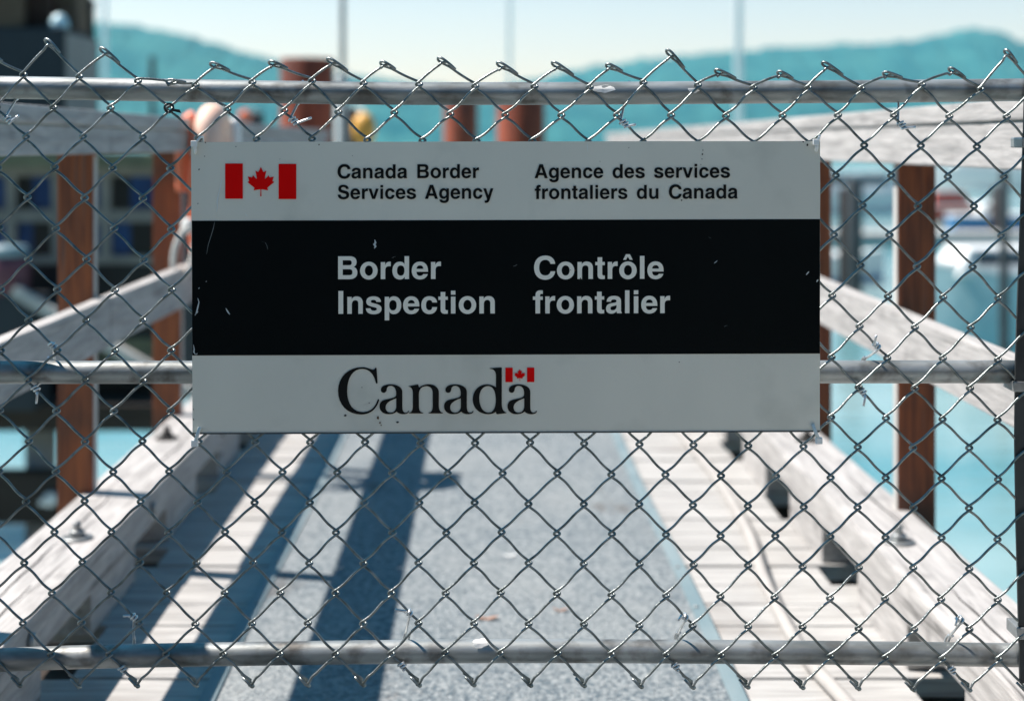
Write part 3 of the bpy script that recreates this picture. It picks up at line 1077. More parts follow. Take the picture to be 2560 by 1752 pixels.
def flat(loops_px, name, m, parent=sign, depth=0.00025, lift=0.0009):
    """filled outline (photo pixels on the sign) as a thin raised sheet"""
    cu = bpy.data.curves.new(name, 'CURVE')
    cu.dimensions = '2D'
    cu.fill_mode = 'BOTH'
    cu.extrude = depth / S * 0.5
    for lp in loops_px:
        sp = cu.splines.new('POLY')
        sp.points.add(len(lp) - 1)
        for i, (x, y) in enumerate(lp):
            sp.points[i].co = (x - 1265, 718 - y, 0, 1)
        sp.use_cyclic_u = True
    tmp = bpy.data.objects.new('tmp', cu)
    COL.objects.link(tmp)
    me = bpy.data.meshes.new_from_object(tmp.evaluated_get(bpy.context.evaluated_depsgraph_get()))
    bpy.data.objects.remove(tmp)
    bpy.data.curves.remove(cu)
    s = (DF + YS) / F
    for vt in me.vertices:
        x, y, z = vt.co
        vt.co = (x * s, -lift - z * S, y * s)
    me.name = name
    me.materials.clear()
    me.materials.append(M[m])
    o = bpy.data.objects.new(name, me)
    COL.objects.link(o)
    o.parent = parent
    return o


def words(items, name, m, cap, slope=-0.0026):
    """items: (word, left px, right px, baseline px)"""
    loops = []
    for wd, x0, x1, yb in items:
        adv, gl = 0, []
        for ch in wd:
            a, lp = glyph(ch)
            gl.append((adv, lp))
            adv += a
        xs = [x + a for a, lp in gl for l in lp for x, y in l]
        k = (x1 - x0) / (max(xs) - min(xs))
        ky = cap / 718
        for a, lp in gl:
            for l in lp:
                loops.append([(x0 + (x + a - min(xs)) * k, yb - y * ky + slope * ((x + a - min(xs)) * k)) for x, y in l])
    return flat(loops, name, m)


words([('Canada', 844, 1018, 446.5), ('Border', 1043.5, 1197.5, 446), ('Services', 844.5, 1040.3, 498), ('Agency', 1062.5, 1233.5, 497.5)], 'agency_lettering', 'ink', 34.8)
words([('Agence', 1336.5, 1508, 446), ('des', 1531.5, 1612, 445.6), ('services', 1635, 1824.8, 445.2), ('frontaliers', 1336.8, 1568.5, 498), ('du', 1592, 1646, 497.4), ('Canada', 1672, 1843.7, 497)], 'agency_lettering', 'ink', 34.8)
words([('Border', 845.5, 1102.5, 698), ('Inspection', 846.2, 1237, 784.4)], 'inspection_lettering', 'letter', 57.2)
words([('Contrôle', 1335.2, 1658.8, 697.6), ('frontalier', 1332.3, 1675, 783.4)], 'inspection_lettering', 'letter', 57.2)

# country wordmark in a serif face, traced in 8.94x zoom units
ZC = 'M 635 112 C 735 112 820 160 880 168 C 905 168 915 125 938 125 C 950 125 952 135 953 150 L 975 440 C 977 470 968 478 955 478 C 942 478 936 468 933 455 C 900 270 780 148 635 148 C 430 148 295 340 295 650 C 295 930 430 1115 650 1115 C 810 1115 920 1010 970 850 C 978 830 985 822 995 824 C 1010 828 1012 845 1007 865 C 945 1060 800 1167 610 1167 C 300 1167 92 950 92 640 C 92 330 320 112 635 112 Z '
ZA = 'M 1048 620 C 1048 540 1130 495 1265 495 C 1430 495 1528 570 1528 660 L 1528 1000 C 1530 1080 1555 1127 1600 1127 C 1630 1127 1648 1110 1660 1088 L 1680 1088 C 1665 1140 1620 1160 1550 1160 C 1480 1160 1430 1135 1400 1102 C 1350 1145 1290 1160 1220 1160 C 1100 1160 1018 1090 1018 985 C 1018 880 1090 840 1210 822 C 1320 800 1388 780 1388 730 L 1390 690 C 1390 590 1340 528 1270 528 C 1210 528 1185 560 1180 610 C 1172 655 1150 682 1115 682 C 1075 682 1048 660 1048 620 Z M 1393 805 C 1280 845 1155 900 1155 1005 C 1155 1080 1200 1127 1265 1127 C 1340 1127 1393 1065 1393 980 Z '
ZN = 'M 1655 540 L 1870 495 C 1890 495 1890 540 1905 565 C 1960 520 2040 492 2120 492 C 2250 492 2343 580 2343 660 L 2343 960 C 2345 1060 2365 1115 2434 1130 L 2434 1142 L 2110 1142 L 2115 1130 C 2180 1115 2207 1080 2207 960 L 2207 690 C 2207 590 2150 535 2065 535 C 1965 535 1898 600 1898 720 L 1898 990 C 1900 1080 1930 1120 1995 1130 L 1995 1142 L 1675 1142 L 1680 1130 C 1740 1115 1762 1080 1762 960 L 1762 700 C 1762 600 1730 555 1655 540 Z '
ZD = 'M 1200 135 L 1445 118 C 1468 118 1470 125 1470 140 L 1470 920 C 1472 1050 1510 1110 1577 1122 L 1570 1135 L 1390 1160 C 1350 1162 1340 1150 1340 1105 C 1290 1145 1230 1160 1170 1160 C 960 1160 820 1020 820 830 C 820 640 950 497 1140 497 C 1220 497 1285 525 1340 560 L 1340 300 C 1338 200 1290 150 1200 145 Z M 1165 532 C 1275 532 1335 650 1337 850 C 1335 1010 1280 1127 1180 1127 C 1060 1127 968 1000 968 800 C 968 640 1050 532 1165 532 Z '
ZZ = 8.9385
lo_ = []
for d, dx in ((ZC, 0), (ZA, 0), (ZN, 0), (ZA, 1441.3), (ZD, 2279.3), (ZA, 2858.3)):
    lo_ += [[(835 + (x + dx) / ZZ, 905 + y / ZZ) for x, y in lp] for lp in path(d)]
flat(lo_, 'wordmark', 'ink')

# flags
LEAF_R = [(-90, 2030), (-45, 1167), (-62, 1095), (-156, 1069), (-1015, 1220), (-899, 900), (-919, 827), (-1860, 65), (-1648, -34), (-1614, -113), (-1800, -685), (-1258, -570), (-1185, -608), (-1080, -855),
          (-657, -401), (-575, -395), (-546, -458), (-750, -1510), (-423, -1321), (-332, -1348)]
LEAF = LEAF_R + [(0, -2000)] + [(-x, y) for x, y in LEAF_R[::-1]]


def flag(b1, b2, leaf, nm):
    fl = flat([[(b1[0], b1[1]), (b1[2], b1[1]), (b1[2], b1[3]), (b1[0], b1[3])]], 'flag_bar', 'red')
    flat([[(b2[0], b2[1]), (b2[2], b2[1]), (b2[2], b2[3]), (b2[0], b2[3])]], 'flag_bar', 'red')
    x0, y0, x1, y1 = leaf
    k, ky = (x1 - x0) / 3720, (y1 - y0) / 4030
    flat([[((x0 + x1) / 2 + x * k, y0 + (y + 2000) * ky) for x, y in LEAF]], 'maple_leaf', 'red')


flag((563.2, 409.3, 607.2, 497), (696.8, 410.3, 740.8, 497.9), (618.8, 418, 686, 491), 'flag')
flag((1263.6, 918.8, 1281.8, 954.6), (1317.6, 918.6, 1335.8, 954.6), (1286, 922.6, 1313, 951.8), 'flag')


# scratches, scuffs and dirt on the sign face
def sliver(pts, w_):
    n_ = len(pts)
    L, Rr = [], []
    for i, (x, y) in enumerate(pts):
        q = i / (n_ - 1)
        ww = w_ * (0.25 + math.sin(math.pi * min(max(q, 0.03), 0.97)) * random.uniform(0.6, 1.1))
        L.append((x - ww / 2, y))
        Rr.append((x + ww / 2, y + 0.3))
    return L + Rr[::-1]


random.seed(5)
S1 = [sliver([(937, 599), (939, 606), (936, 611), (939, 616), (936, 621)], 5), sliver([(495, 745), (498, 755), (495, 768), (492, 780), (488, 788)], 3.4), sliver([(488, 786), (492, 783), (496, 778)], 3),
      sliver([(565, 770), (569, 777), (572, 782), (575, 786)], 4), sliver([(484, 861), (486, 872), (485, 880), (490, 886)], 3), sliver([(486, 884), (491, 886), (494, 882)], 3),
      sliver([(1785, 658), (1789, 655), (1793, 651)], 3), sliver([(2015, 687), (2019, 682), (2022, 678)], 4), sliver([(2041, 705), (2043, 701), (2045, 698)], 3),
      sliver([(497, 722), (498, 720), (499, 718)], 2), sliver([(514, 703), (516, 704), (517, 702)], 2)]
for q_ in S1:
    flat([q_], 'scratch', 'mark', depth=0.0001, lift=0.0014)
S2 = [sliver([(537, 555), (534, 570), (528, 590), (521, 612), (517, 635)], 1.6), sliver([(655, 604), (664, 606), (668, 615), (670, 624)], 1.3), sliver([(1283, 666), (1288, 664), (1293, 661)], 1.6),
      sliver([(1770, 592), (1774, 594), (1778, 596)], 1.6), sliver([(1810, 816), (1814, 814), (1818, 813)], 1.5), sliver([(980, 645), (985, 642)] + [(990, 641)], 1.3)]
for q_ in S2:
    flat([q_], 'faint_scratch', 'faint', depth=0.0001, lift=0.0014)
S3 = [sliver([(556, 446), (552, 462), (547, 485), (543, 505), (544, 518), (541, 530)], 2.4), sliver([(613, 534), (617, 539), (621, 541)], 3), sliver([(1468, 357), (1468, 368), (1469, 380)], 1.6)]
for q_ in S3:
    flat([q_], 'pale_scuff', 'scuff', depth=0.0001, lift=0.0007)


def blob(x, y, r, sq=1.0, n_=9):
    return [(x + r * random.uniform(0.7, 1.2) * math.cos(2 * math.pi * i / n_), y + r * sq * random.uniform(0.7, 1.2) * math.sin(2 * math.pi * i / n_)) for i in range(n_)]


dirt = [blob(863, 1038, 3.6, 0.7), blob(994, 1055, 3.8, 0.6), blob(498, 424, 2), blob(590, 367, 1.3), blob(514, 357, 1.6), blob(1756, 386, 2.0), blob(1755, 398, 1.3), blob(1752, 412, 1.3), blob(1704, 501, 2.2, 0.8),
        blob(495, 509, 1.3), blob(512, 391, 1.3), blob(1757, 376, 1.4), blob(923, 1007, 1.3), blob(905, 968, 1.2), blob(2018, 363, 2.5, 1.3), blob(2008, 355, 2.0), blob(484, 1023, 1.5), blob(484, 1048, 1.8), blob(1700, 458, 1),
        blob(1572, 370, 1.1), blob(1500, 404, 1.0), blob(1698, 905, 1.4), blob(700, 398, 0.9), blob(881, 390, 0.9)]
for q_ in dirt:
    flat([q_], 'dirt_speck', 'dirt', depth=0.0001, lift=0.0007)
for q_ in [blob(945, 1044, 3.4, 1.3), blob(950, 1056, 2.6, 0.8), blob(953, 1062, 1.8), blob(1437, 676, 1.5), blob(1451, 696, 1.6, 1.5), blob(1426, 675, 1.2), blob(798, 362, 1.8)]:
    flat([q_], 'brown_stain', 'rustspot', depth=0.0001, lift=0.0014)

# zip ties holding the sign
ZG = 'cable ties fastening the sign to the mesh'
for (x, y, kind) in ((491, 360, 'a'), (2033, 356, 'b')):
    t = thing('zip_tie', MP(x, y, -0.012), 'white cable tie at the upper %s corner of the sign' % ('left' if x < 1000 else 'right'), 'cable tie', ZG)
    mb = MB()
    a, c = MP(x - 7, y + 7, 0), MP(x + 8, y - 8, 0)
    mb.wbox(a.x, c.x, -0.0195, -0.0125, a.z, c.z, 0.0012)
    mb.build('tie_head', 'zip_w', t)
    mb = MB()
    e = MP(x, y, 0)
    mb.tube([e + Vector((0.001, -0.016, -0.003)), e + Vector((0.0018, -0.0148, -0.008)), e + Vector((0.0015, -0.0128, -0.012)), e + Vector((0.001, -0.0118, -0.014))], [0.0028, 0.0026, 0.0022, 0.0014], 8)
    mb.build('tie_strap', 'zip_w', t)
    mb = MB()
    mb.tube([e + Vector((0.004, -0.015, 0.003)), e + Vector((0.007, -0.010, 0.009)), e + Vector((0.009, 0.0, 0.010)), e + Vector((0.008, 0.008, 0.004)), e + Vector((0.004, 0.007, -0.006)), e + Vector((0.0, -0.006, -0.004))], 0.0018, 8)
    mb.build('tie_loop', 'zip_w', t)
for (x, y, dx) in ((493, 1085, 8), (2040, 1078, -10)):
    t = thing('zip_tie', MP(x, y, -0.012), 'translucent cable tie at the lower %s corner of the sign' % ('left' if x < 1000 else 'right'), 'cable tie', ZG)
    mb = MB()
    p0, p1, p2 = MP(x + dx * 0.8, y - 17, -0.0125), MP(x, y + 4, -0.0165), MP(x - dx * 0.7, y + 20, -0.012)
    for a, c in ((p0, p1), (p1, p2)):
        pass
    mb.tube(smooth([p0, p1, p2], 5), 0.0026, 8)
    mb.build('tie_strap', 'zip_g', t)
    a = p2
    mb = MB()
    mb.wbox(a.x - 0.0045, a.x + 0.0045, -0.017, -0.0085, a.z - 0.006, a.z + 0.003, 0.001)
    mb.build('tie_head', 'zip_w', t)
t = thing('zip_tie', MP(427, 272, -0.003), 'black cable tie with a cut tail on the mesh near the top left', 'cable tie')
mb = MB()
c = MP(425, 271, 0)
mb.tube([c + Vector((0.0062 * math.cos(a), -0.001 + 0.0075 * math.sin(a * 2) * 0.3 - 0.0055, 0.0062 * math.sin(a))) for a in [2 * math.pi * i / 14 for i in range(14)]], 0.0018, 6, closed=True)
mb.build('tie_loop', 'zip_k', t)
mb = MB()
a, e = MP(430, 275, -0.008), MP(453, 279, -0.010)
mb.hexa([a + Vector((0, -.001, -.0018)), e + Vector((0, -.001, -.0024)), e + Vector((0, .001, -.0024)), a + Vector((0, .001, -.0018)), a + Vector((0, -.001, .0018)), e + Vector((-.002, -.001, .0026)), e + Vector((-.002, .001, .0026)), a + Vector((0, .001, .0018))])
mb.build('tie_tail', 'zip_k', t)

# ================================================================== BEHIND: LEFT WHARF
DW = 11.0
wh = thing('wharf', P(0, 1050, DW), 'dark timber wharf standing over the water left of the boardwalk', 'wharf')
xl, xr = P(-900, 0, DW).x, P(455, 0, DW).x
zt, zb_ = P(0, 985, DW).z, P(0, 1050, DW).z
yw = DW - DF
MB().wbox(xl, xr, yw - 0.45, yw + 1.3, zt - 0.06, zt, 0.01).build('wharf_deck', 'dark_wood', wh)
MB().wbox(xl, xr, yw - 0.43, yw - 0.25, zb_, zt - 0.064, 0.01).build('edge_beam', 'dark_wood', wh)
q0, q1 = P(0, 1310, 10.6), P(0, 1184, 10.6)
MB().wbox(xl, P(180, 0, 10.6).x, q0.y, q0.y + 0.2, q0.z, q1.z, 0.01).build('waling_beam', 'dark_wood', wh)
mb = MB()
e = P(125, 1248, 10.55)
mb.tube([e + Vector((0, 0.05, 0)), e + Vector((0, -0.03, 0))], 0.05, 12)
mb.tube([e + Vector((-0.03, -0.03, 0)), e + Vector((-0.03, -0.10, 0))], 0.022, 8)
mb.build('bolt', 'mast', wh)
for px in (-560, -230, 102):
    a = P(px, 0, 10.95)
    mb = MB()
    mb.lathe((a.x, a.y, WZ - 1.5), [(0.115, 0), (0.115, (zb_ + 0.02) - WZ + 1.5)], 20)
    mb.build('wharf_pile', 'concrete', wh)

sh = thing('wharf_shed', P(0, 985, DW), 'low shed with beige framing and blue panes on the wharf', 'shed')
# framed front: bays with panes
bays = [-330, -215, -90, 25, 140, 262, 398]
rows = [(440, 524), (556, 640)]
fr = MB()
F0, F1 = P(-470, 0, DW).x, P(452, 0, DW).x
for i in range(len(bays)):
    c = P(bays[i] - 12, 0, DW).x
    fr.wbox(c, P(bays[i] + 14, 0, DW).x, yw, yw + 0.1, P(0, 650, DW).z, P(0, 420, DW).z, 0)
for (a, c) in ((418, 441), (524, 556), (640, 660)):
    fr.wbox(F0, F1, yw + 0.003, yw + 0.097, P(0, c, DW).z, P(0, a, DW).z, 0)
fw = fr.build('frame', 'beige', sh)
for i in range(len(bays) - 1):
    for j, (a, c) in enumerate(rows):
        mid = (bays[i] + bays[i + 1]) / 2
        kind = 'bluepane'
        x0, x1 = P(bays[i] + 14, 0, DW).x, P(bays[i + 1] - 12, 0, DW).x
        xm = x0 + (x1 - x0) * (0.42 if i % 2 else 0.3)
        MB().wbox(x0, xm, yw + 0.05, yw + 0.07, P(0, c, DW).z, P(0, a, DW).z).build('pane', 'blackpane' if (i + j) % 2 == 1 else 'bluepane', sh)
        MB().wbox(xm, x1, yw + 0.05, yw + 0.07, P(0, c, DW).z, P(0, a, DW).z).build('pane', 'bluepane' if (i + j) % 2 == 1 or j == 0 else 'blackpane', sh)
MB().wbox(F0, F1, yw - 0.12, yw + 0.9, P(0, 418, DW).z + 0.001, P(0, 384, DW).z, 0.008).build('fascia', 'olive', sh)
MB().wbox(F0 + 0.02, F1 - 0.02, yw + 0.12, yw + 0.85, zt + 0.003, P(0, 420, DW).z - 0.002).build('inner_wall', 'navy', sh)
MB().wbox(F0 + 0.02, F1 - 0.02, yw + 0.01, yw + 0.09, zt + 0.003, P(0, 660, DW).z - 0.003).build('lower_wall', 'blackpane', sh)
MB().wbox(P(255, 0, DW).x, P(395, 0, DW).x, yw - 0.05, yw + 0.005, P(0, 905, DW).z, P(0, 845, DW).z, 0.005).build('olive_board', 'olive', sh)
MB().wbox(P(250, 0, DW).x, P(400, 0, DW).x, yw - 0.09, yw + 0.003, P(0, 925, DW).z, P(0, 907, DW).z, 0.005).build('pale_ledge', 'concrete', sh)
# roof cabin
rc = MB()
cz0, cz1 = P(0, 384, DW).z + 0.002, P(0, 70, DW).z
rc.wbox(P(-420, 0, DW).x, P(160, 0, DW).x, yw, yw + 0.85, cz0, cz1, 0.01)
rc.build('roof_cabin', 'navy', sh)
gx = P(160, 0, DW).x
MB().wbox(gx + 0.001, gx + 0.02, yw + 0.02, yw + 0.84, cz0, cz1 - 0.04, 0.003).build('cabin_side', 'greywall', sh)

# stacked crates and dome on the cabin roof
ctop = cz1 + 0.002


def crate(px0, px1, ptop, m, label, y0=0.05, dep=0.5):
    x0, x1 = P(px0, 0, DW).x, P(px1, 0, DW).x
    z1 = P(0, ptop, DW).z
    t = thing('wooden_crate', (0.5 * (x0 + x1), yw + y0 + dep / 2, ctop), label, 'crate', 'crates stacked on the shed roof')
    MB().wbox(x0 + 0.01, x1 - 0.01, yw + y0 + 0.01, yw + y0 + dep - 0.01, ctop + 0.004, z1 - 0.004).build('crate_body', m, t)
    mb = MB()
    hh = z1 - ctop
    for k in range(4):
        za = ctop + hh * (k + 0.06) / 4
        mb.wbox(x0, x1, yw + y0 - 0.006, yw + y0 + 0.009, za, za + hh * 0.2)
    for xx in (x0, x1 - 0.03):
        mb.wbox(xx, xx + 0.03, yw + y0 - 0.014, yw + y0 - 0.0065, ctop + 0.003, z1)
    mb.build('crate_slats', m, t)


crate(-120, 48, -60, 'tan', 'tan wooden crate at the far left on the dark shed roof')
crate(50, 106, -40, 'brown', 'dark brown crate between the tan and grey crates on the shed roof', 0.2)
crate(108, 160, -90, 'tan', 'tall beige crate nearest the right end of the shed roof', 0.35, 0.4)
a = P(134, 72, DW - 0.02)
tag(MB().lathe((a.x, yw + 0.12, ctop), [(0.075, 0), (0.075, 0.03), (0.066, 0.065), (0.045, 0.10), (0.015, 0.118), (0.002, 0.12)], 24).build('vent_dome', 'dome'), 'pale blue vent dome on the dark shed roof', 'vent')
a = P(176, 70, DW)
tag(MB().lathe((a.x - 0.06, yw + 0.72, ctop - 0.04), [(0.035, 0), (0.035, 0.28), (0.05, 0.285), (0.05, 0.31), (0.01, 0.33)], 16).build('stove_pipe', 'darkpile'), 'dark stove pipe at the right end of the shed roof', 'chimney')

# barrel on a crate in front of the shed
a = P(20, 735, 10.45)
bt = thing('barrel', (a.x, a.y, a.z), 'mauve plastic barrel with pale blue lid in front of the shed', 'barrel')
MB().lathe(a, [(0.14, 0), (0.155, 0.06), (0.16, 0.14), (0.155, 0.22), (0.14, 0.28)], 24).build('barrel_body', 'mauve', bt)
MB().lathe(a + Vector((0, 0, 0.281)), [(0.15, 0), (0.15, 0.05), (0.135, 0.075), (0.03, 0.085)], 24).build('barrel_lid', 'lid', bt)
mb = MB()
mb.wbox(a.x - 0.35, a.x + 0.25, a.y - 0.16, a.y + 0.2, zt + 0.002, a.z - 0.003, 0.01)
tag(mb.build('fish_box', 'navy'), 'dark box under the mauve barrel on the wharf', 'box')
p0, p1 = P(30, 728, 10.25), P(215, 835, 10.25)
dv = (p1 - p0).normalized()
nv = Vector((-dv.z, 0, dv.x))
p2 = p0 + dv * ((zt + 0.03 - p0.z) / dv.z)
mb = MB()
mb.cham([p0 - nv * 0.04, p2 - nv * 0.04, p2 - nv * 0.04 + Vector((0, 0.1, 0)), p0 - nv * 0.04 + Vector((0, 0.1, 0)), p0 + nv * 0.04, p2 + nv * 0.04, p2 + nv * 0.04 + Vector((0, 0.1, 0)), p0 + nv * 0.04 + Vector((0, 0.1, 0))], 0.008)
tag(mb.build('leaning_plank', 'concrete'), 'pale plank leaning on the box below the mauve barrel', 'plank')

# ================================================================== PILES, POLES
def pile(name, px, wpx, ptop, D, m, label, cat, group=None, cap=None, n_=28):
    a = P(px, ptop, D)
    r = wpx / F * D / 2
    hgt = a.z - (WZ - 1.5)
    t = thing(name, (a.x, a.y, WZ - 1.5), label, cat, group)
    MB().lathe((a.x, a.y, WZ - 1.5), [(r, 0), (r, hgt - 0.02), (r * 0.96, hgt)], n_).build('shaft', m, t)
    if cap:
        MB().lathe((a.x, a.y, a.z + 0.001), [(r * 1.05, 0), (r * 1.05, 0.03), (r * 0.3, 0.05)], n_).build('cap', cap, t)
    return t


PG = 'rusty steel piles beyond the boardwalk'
pile('steel_pile', 768, 134, 147, 14, 'rust', 'tallest thick rusty steel pile beside the thin grey pole', 'pile', PG)
pile('steel_pile', 1152, 86, 232, 22, 'rust', 'thinner rusty pile, left of the pair above the middle of the sign', 'pile', PG)
pile('steel_pile', 1302, 120, 228, 15.7, 'rust', 'thicker rusty pile, right of the pair above the middle of the sign', 'pile', PG)
pile('lamp_pole', 857, 14, -420, 13.2, 'greypole', 'thin grey pole rising just right of the tallest rusty pile', 'pole', cap='greypole')
pile('white_post', 856, 34, 196, 13.6, 'mast', 'short white post behind the thin grey pole', 'post', cap='mast')
MG = 'pale poles against the sky'
pile('mast_pole', 1274, 11, -520, 40, 'mast', 'faint thin pale pole above the middle of the sign', 'pole', MG)
pile('mast_pole', 1846, 21, -520, 30, 'mast', 'broad white pole in front of the right hill', 'pole', MG)
pile('mast_pole', 262, 11, -60, 40, 'mast', 'faint pale pole in front of the left hill', 'pole', MG)
pile('mooring_pile', 381, 15, 142, 25, 'darkpile', 'short dark pile in front of the left hill', 'pile')
pile('mooring_pile', 2136, 40, 448, 27, 'darkpile', 'dark mooring pile just right of the sign', 'pile')
pile('mooring_pile', 2106, 20, 470, 28, 'brown', 'brown mooring pile beside the dark pile right of the sign', 'pile')
pile('mooring_pile', 2510, 24, 425, 19, 'darkpile', 'dark mooring pile in front of the teal boat by the gate post', 'pile')

# yellow buoy on its dark pile
t = pile('buoy_pile', 880, 30, 268, 12.6, 'darkpile', 'dark pile carrying the yellow float right of the grey pole', 'pile')
a = P(910, 322, 12.4)
bt = thing('yellow_float', a, 'yellow orange float hanging beside the thin grey pole', 'float')
MB().lathe(a, [(0.02, -0.17), (0.075, -0.13), (0.10, -0.05), (0.105, 0.02), (0.085, 0.09), (0.045, 0.13), (0.02, 0.14)], 24).build('float_body', 'yellow', bt)
MB().tube([a + Vector((0, 0, 0.14)), a + Vector((-0.02, 0.04, 0.18)), a + Vector((-0.09, 0.14, 0.19))], 0.012, 8).build('float_line', 'rope', bt)
a = P(612, 292, 13)
bt = thing('orange_float', a, 'small orange float hanging behind the left railing', 'float')
MB().lathe(a, [(0.01, -0.06), (0.05, -0.04), (0.06, 0), (0.05, 0.04), (0.01, 0.06)], 16).build('float_body', 'orange', bt)
pl = pile('buoy_pile', 640, 40, 282, 13.3, 'darkpile', 'dark pile behind the small orange float', 'pile')
MB().tube([a + Vector((0, 0, 0.06)), a + Vector((0.05, 0.1, 0.07)), a + Vector((0.10, 0.26, 0.03))], 0.01, 8).build('float_line', 'rope', bt)

# dark diagonal brace under the right side of the boardwalk
mb = MB()
mb.tube([R(1.03, 4.30, 0.06), R(1.03, 5.3, -0.62)], 0.06, 4)
tag(mb.build('brace', 'dark_wood'), 'dark diagonal timber brace below the right railing', 'brace')


# ================================================================== BOATS
def boat(name, c, length, beam, free, yaw, hull_m, trim_m, label, cabin=None, stripe=None, fender=False, mast=False, cabin_m='white'):
    """c: middle of the boat at the waterline; bow towards local +x"""
    ca, sa = math.cos(yaw), math.sin(yaw)

    def T(x, y, z):
        return Vector((c.x + x * ca - y * sa, c.y + x * sa + y * ca, c.z + z))
    t = thing(name, c, label, 'boat')
    ns_ = 16

    def ring(i, z, grow):
        q = i / ns_
        x = -length / 2 + length * q
        wd = beam / 2 * (1 - max(0, (q - 0.45) / 0.55) ** 2.2) * (0.92 + 0.08 * min(1, q * 4))
        rise = 0.28 * free * max(0, (q - 0.4) / 0.6) ** 1.6
        return x * (1 + 0.02 * grow), max(wd * (0.80 + 0.2 * grow), 0.015), rise
    hz = [(-0.35, 0.0), (0.02, 0.4), (free * 0.55, 0.8), (free, 1.0)]

    def skin(levels):
        mb = MB()
        vs, fs = [], []
        for i in range(ns_ + 1):
            row = []
            for z, g in levels:
                x, wd, rise = ring(i, z, g)
                row.append(T(x, -wd, z + rise * g))
            for z, g in levels[::-1]:
                x, wd, rise = ring(i, z, g)
                row.append(T(x, wd, z + rise * g))
            vs += row
        m_ = len(levels) * 2
        for i in range(ns_):
            for j in range(m_):
                j2 = (j + 1) % m_
                fs.append((i * m_ + j, i * m_ + j2, (i + 1) * m_ + j2, (i + 1) * m_ + j))
        fs.append(tuple(range(m_))[::-1])
        fs.append(tuple(ns_ * m_ + j for j in range(m_)))
        return mb.add(vs, fs, False)
    skin(hz).build('hull', hull_m, t)
    if stripe:
        skin([(0.0, 0.42), (0.16, 0.52)]).build('boot_stripe', stripe, t)
    skin([(free + 0.005, 1.03), (free + 0.075, 1.03)]).build('gunwale', trim_m, t)
    if cabin:
        x0, x1, hc, wc = cabin
        z0 = free + 0.08
        mb = MB()
        mb.cham([T(x0, -wc, z0), T(x1, -wc, z0), T(x1, wc, z0), T(x0, wc, z0), T(x0 + 0.05, -wc * 0.9, z0 + hc), T(x1 - hc * 0.5, -wc * 0.85, z0 + hc), T(x1 - hc * 0.5, wc * 0.85, z0 + hc), T(x0 + 0.05, wc * 0.9, z0 + hc)], 0.03)
        cb = mb.build('cabin', cabin_m, t)
        for sgn in (-1, 1):
            mb = MB()
            k0, k1 = 0.45, 0.8
            for (xa, xb) in ((x0 + 0.25, (x0 + x1) / 2 - 0.1), ((x0 + x1) / 2 + 0.0, x1 - hc * 0.5 - 0.1)):
                wa, wb = wc * (1 - 0.1 * k0) + 0.012, wc * (1 - 0.12 * k1) + 0.012
                mb.hexa([T(xa, sgn * (wa - 0.03), z0 + hc * k0), T(xb, sgn * (wa - 0.03), z0 + hc * k0), T(xb, sgn * wa, z0 + hc * k0), T(xa, sgn * wa, z0 + hc * k0),
                         T(xa, sgn * (wb - 0.03), z0 + hc * k1), T(xb, sgn * (wb - 0.03), z0 + hc * k1), T(xb, sgn * wb, z0 + hc * k1), T(xa, sgn * wb, z0 + hc * k1)])
            mb.build('window', 'glass', cb)
    if fender:
        for fx in fender:
            p = T(fx, -beam / 2 - 0.1, free * 0.62)
            mb = MB()
            mb.lathe(p, [(0.03, -0.26), (0.11, -0.2), (0.125, 0), (0.11, 0.2), (0.03, 0.26)], 16)
            mb.tube([p + Vector((0, 0, 0.26)), p + Vector((0, 0.06, free * 0.45))], 0.012, 6)
            mb.build('fender', 'white', t)
    if mast:
        MB().tube([T(0.2, 0, free), T(0.2, 0, free + mast)], 0.05, 10).build('mast', 'mast', t)
    return t


def WP(px, D):
    return Vector(((px - 1280) / F * D, D - DF, WZ))


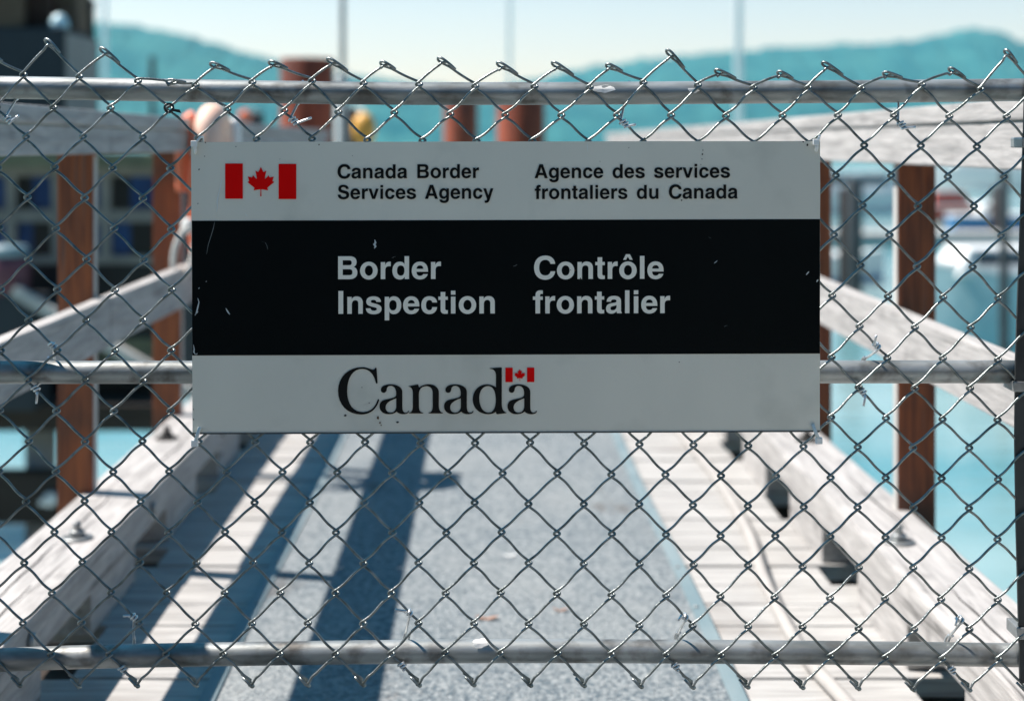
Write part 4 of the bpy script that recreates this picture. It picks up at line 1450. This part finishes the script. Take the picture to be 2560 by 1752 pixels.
boat('motor_boat', WP(2640, 21.7), 4.6, 1.9, 1.0, math.radians(184), 'teal', 'white', 'teal hulled boat with white cabin, seen beside the gate post', cabin=(-1.6, 1.75, 0.42, 0.55), stripe='teal', fender=[0.2, 1.52])
boat('motor_boat', WP(1960, 31.5), 4.4, 1.7, 0.5, math.radians(2), 'white', 'white', 'white boat with dark blue waterline just right of the sign', cabin=(-1.0, 1.0, 0.42, 0.55), stripe='bluehull')
boat('small_boat', WP(2390, 57), 4.2, 1.6, 0.55, math.radians(10), 'redhull', 'white', 'red hulled boat far behind the right railing post', cabin=(-1.2, 0.4, 0.5, 0.5), cabin_m='redhull')
boat('small_boat', WP(2500, 50), 3.4, 1.5, 0.5, math.radians(-5), 'bluehull', 'white', 'blue boat far off between the red boat and the gate post', cabin=(-0.8, 0.3, 0.35, 0.45))
boat('small_boat', WP(2150, 64), 6.5, 2.2, 0.8, math.radians(4), 'white', 'white', 'white cruiser far off beside the dark mooring pile', cabin=(-2.2, 1.6, 0.9, 0.8))
boat('yacht', WP(2470, 98), 9.5, 2.8, 1.3, math.radians(176), 'white', 'white', 'large white yacht farthest away at the right', cabin=(-3.0, 2.4, 1.3, 1.0))
# floating dock between the far boats
fd = thing('floating_dock', WP(2420, 43), 'long pale floating dock far out at the right', 'dock')
a = WP(2420, 43)
MB().wbox(a.x - 5.0, a.x + 6, a.y, a.y + 1.6, WZ + 0.02, WZ + 0.34, 0.02).build('dock_deck', 'concrete', fd)
for dx in (-4.2, -1.4, 1.4, 4.2):
    MB().lathe((a.x + dx, a.y + 1.75, WZ - 1), [(0.12, 0), (0.12, 2.6), (0.02, 2.75)], 14).build('dock_pile', 'brown', fd)

# ================================================================== AIR
hz = MB()
hz.wbox(-3200, 3200, -70, 3000, WZ - 4, 420)
hm = bpy.data.materials.new('sea_haze')
hm.use_nodes = True
n = hm.node_tree
for x in list(n.nodes):
    n.nodes.remove(x)
out = n.nodes.new('ShaderNodeOutputMaterial')
pv = n.nodes.new('ShaderNodeVolumePrincipled')
pv.inputs['Color'].default_value = (0.42, 0.92, 1.0, 1)
pv.inputs['Density'].default_value = 0.00017
pv.inputs['Anisotropy'].default_value = 0.2
pv.inputs['Density Attribute'].default_value = ''
pv.inputs['Color Attribute'].default_value = ''
pv.inputs['Temperature Attribute'].default_value = ''
n.links.new(pv.outputs[0], out.inputs['Volume'])
ho = hz.build('haze', hm)
tag(ho, kind='stuff')
ho.display_type = 'WIRE'
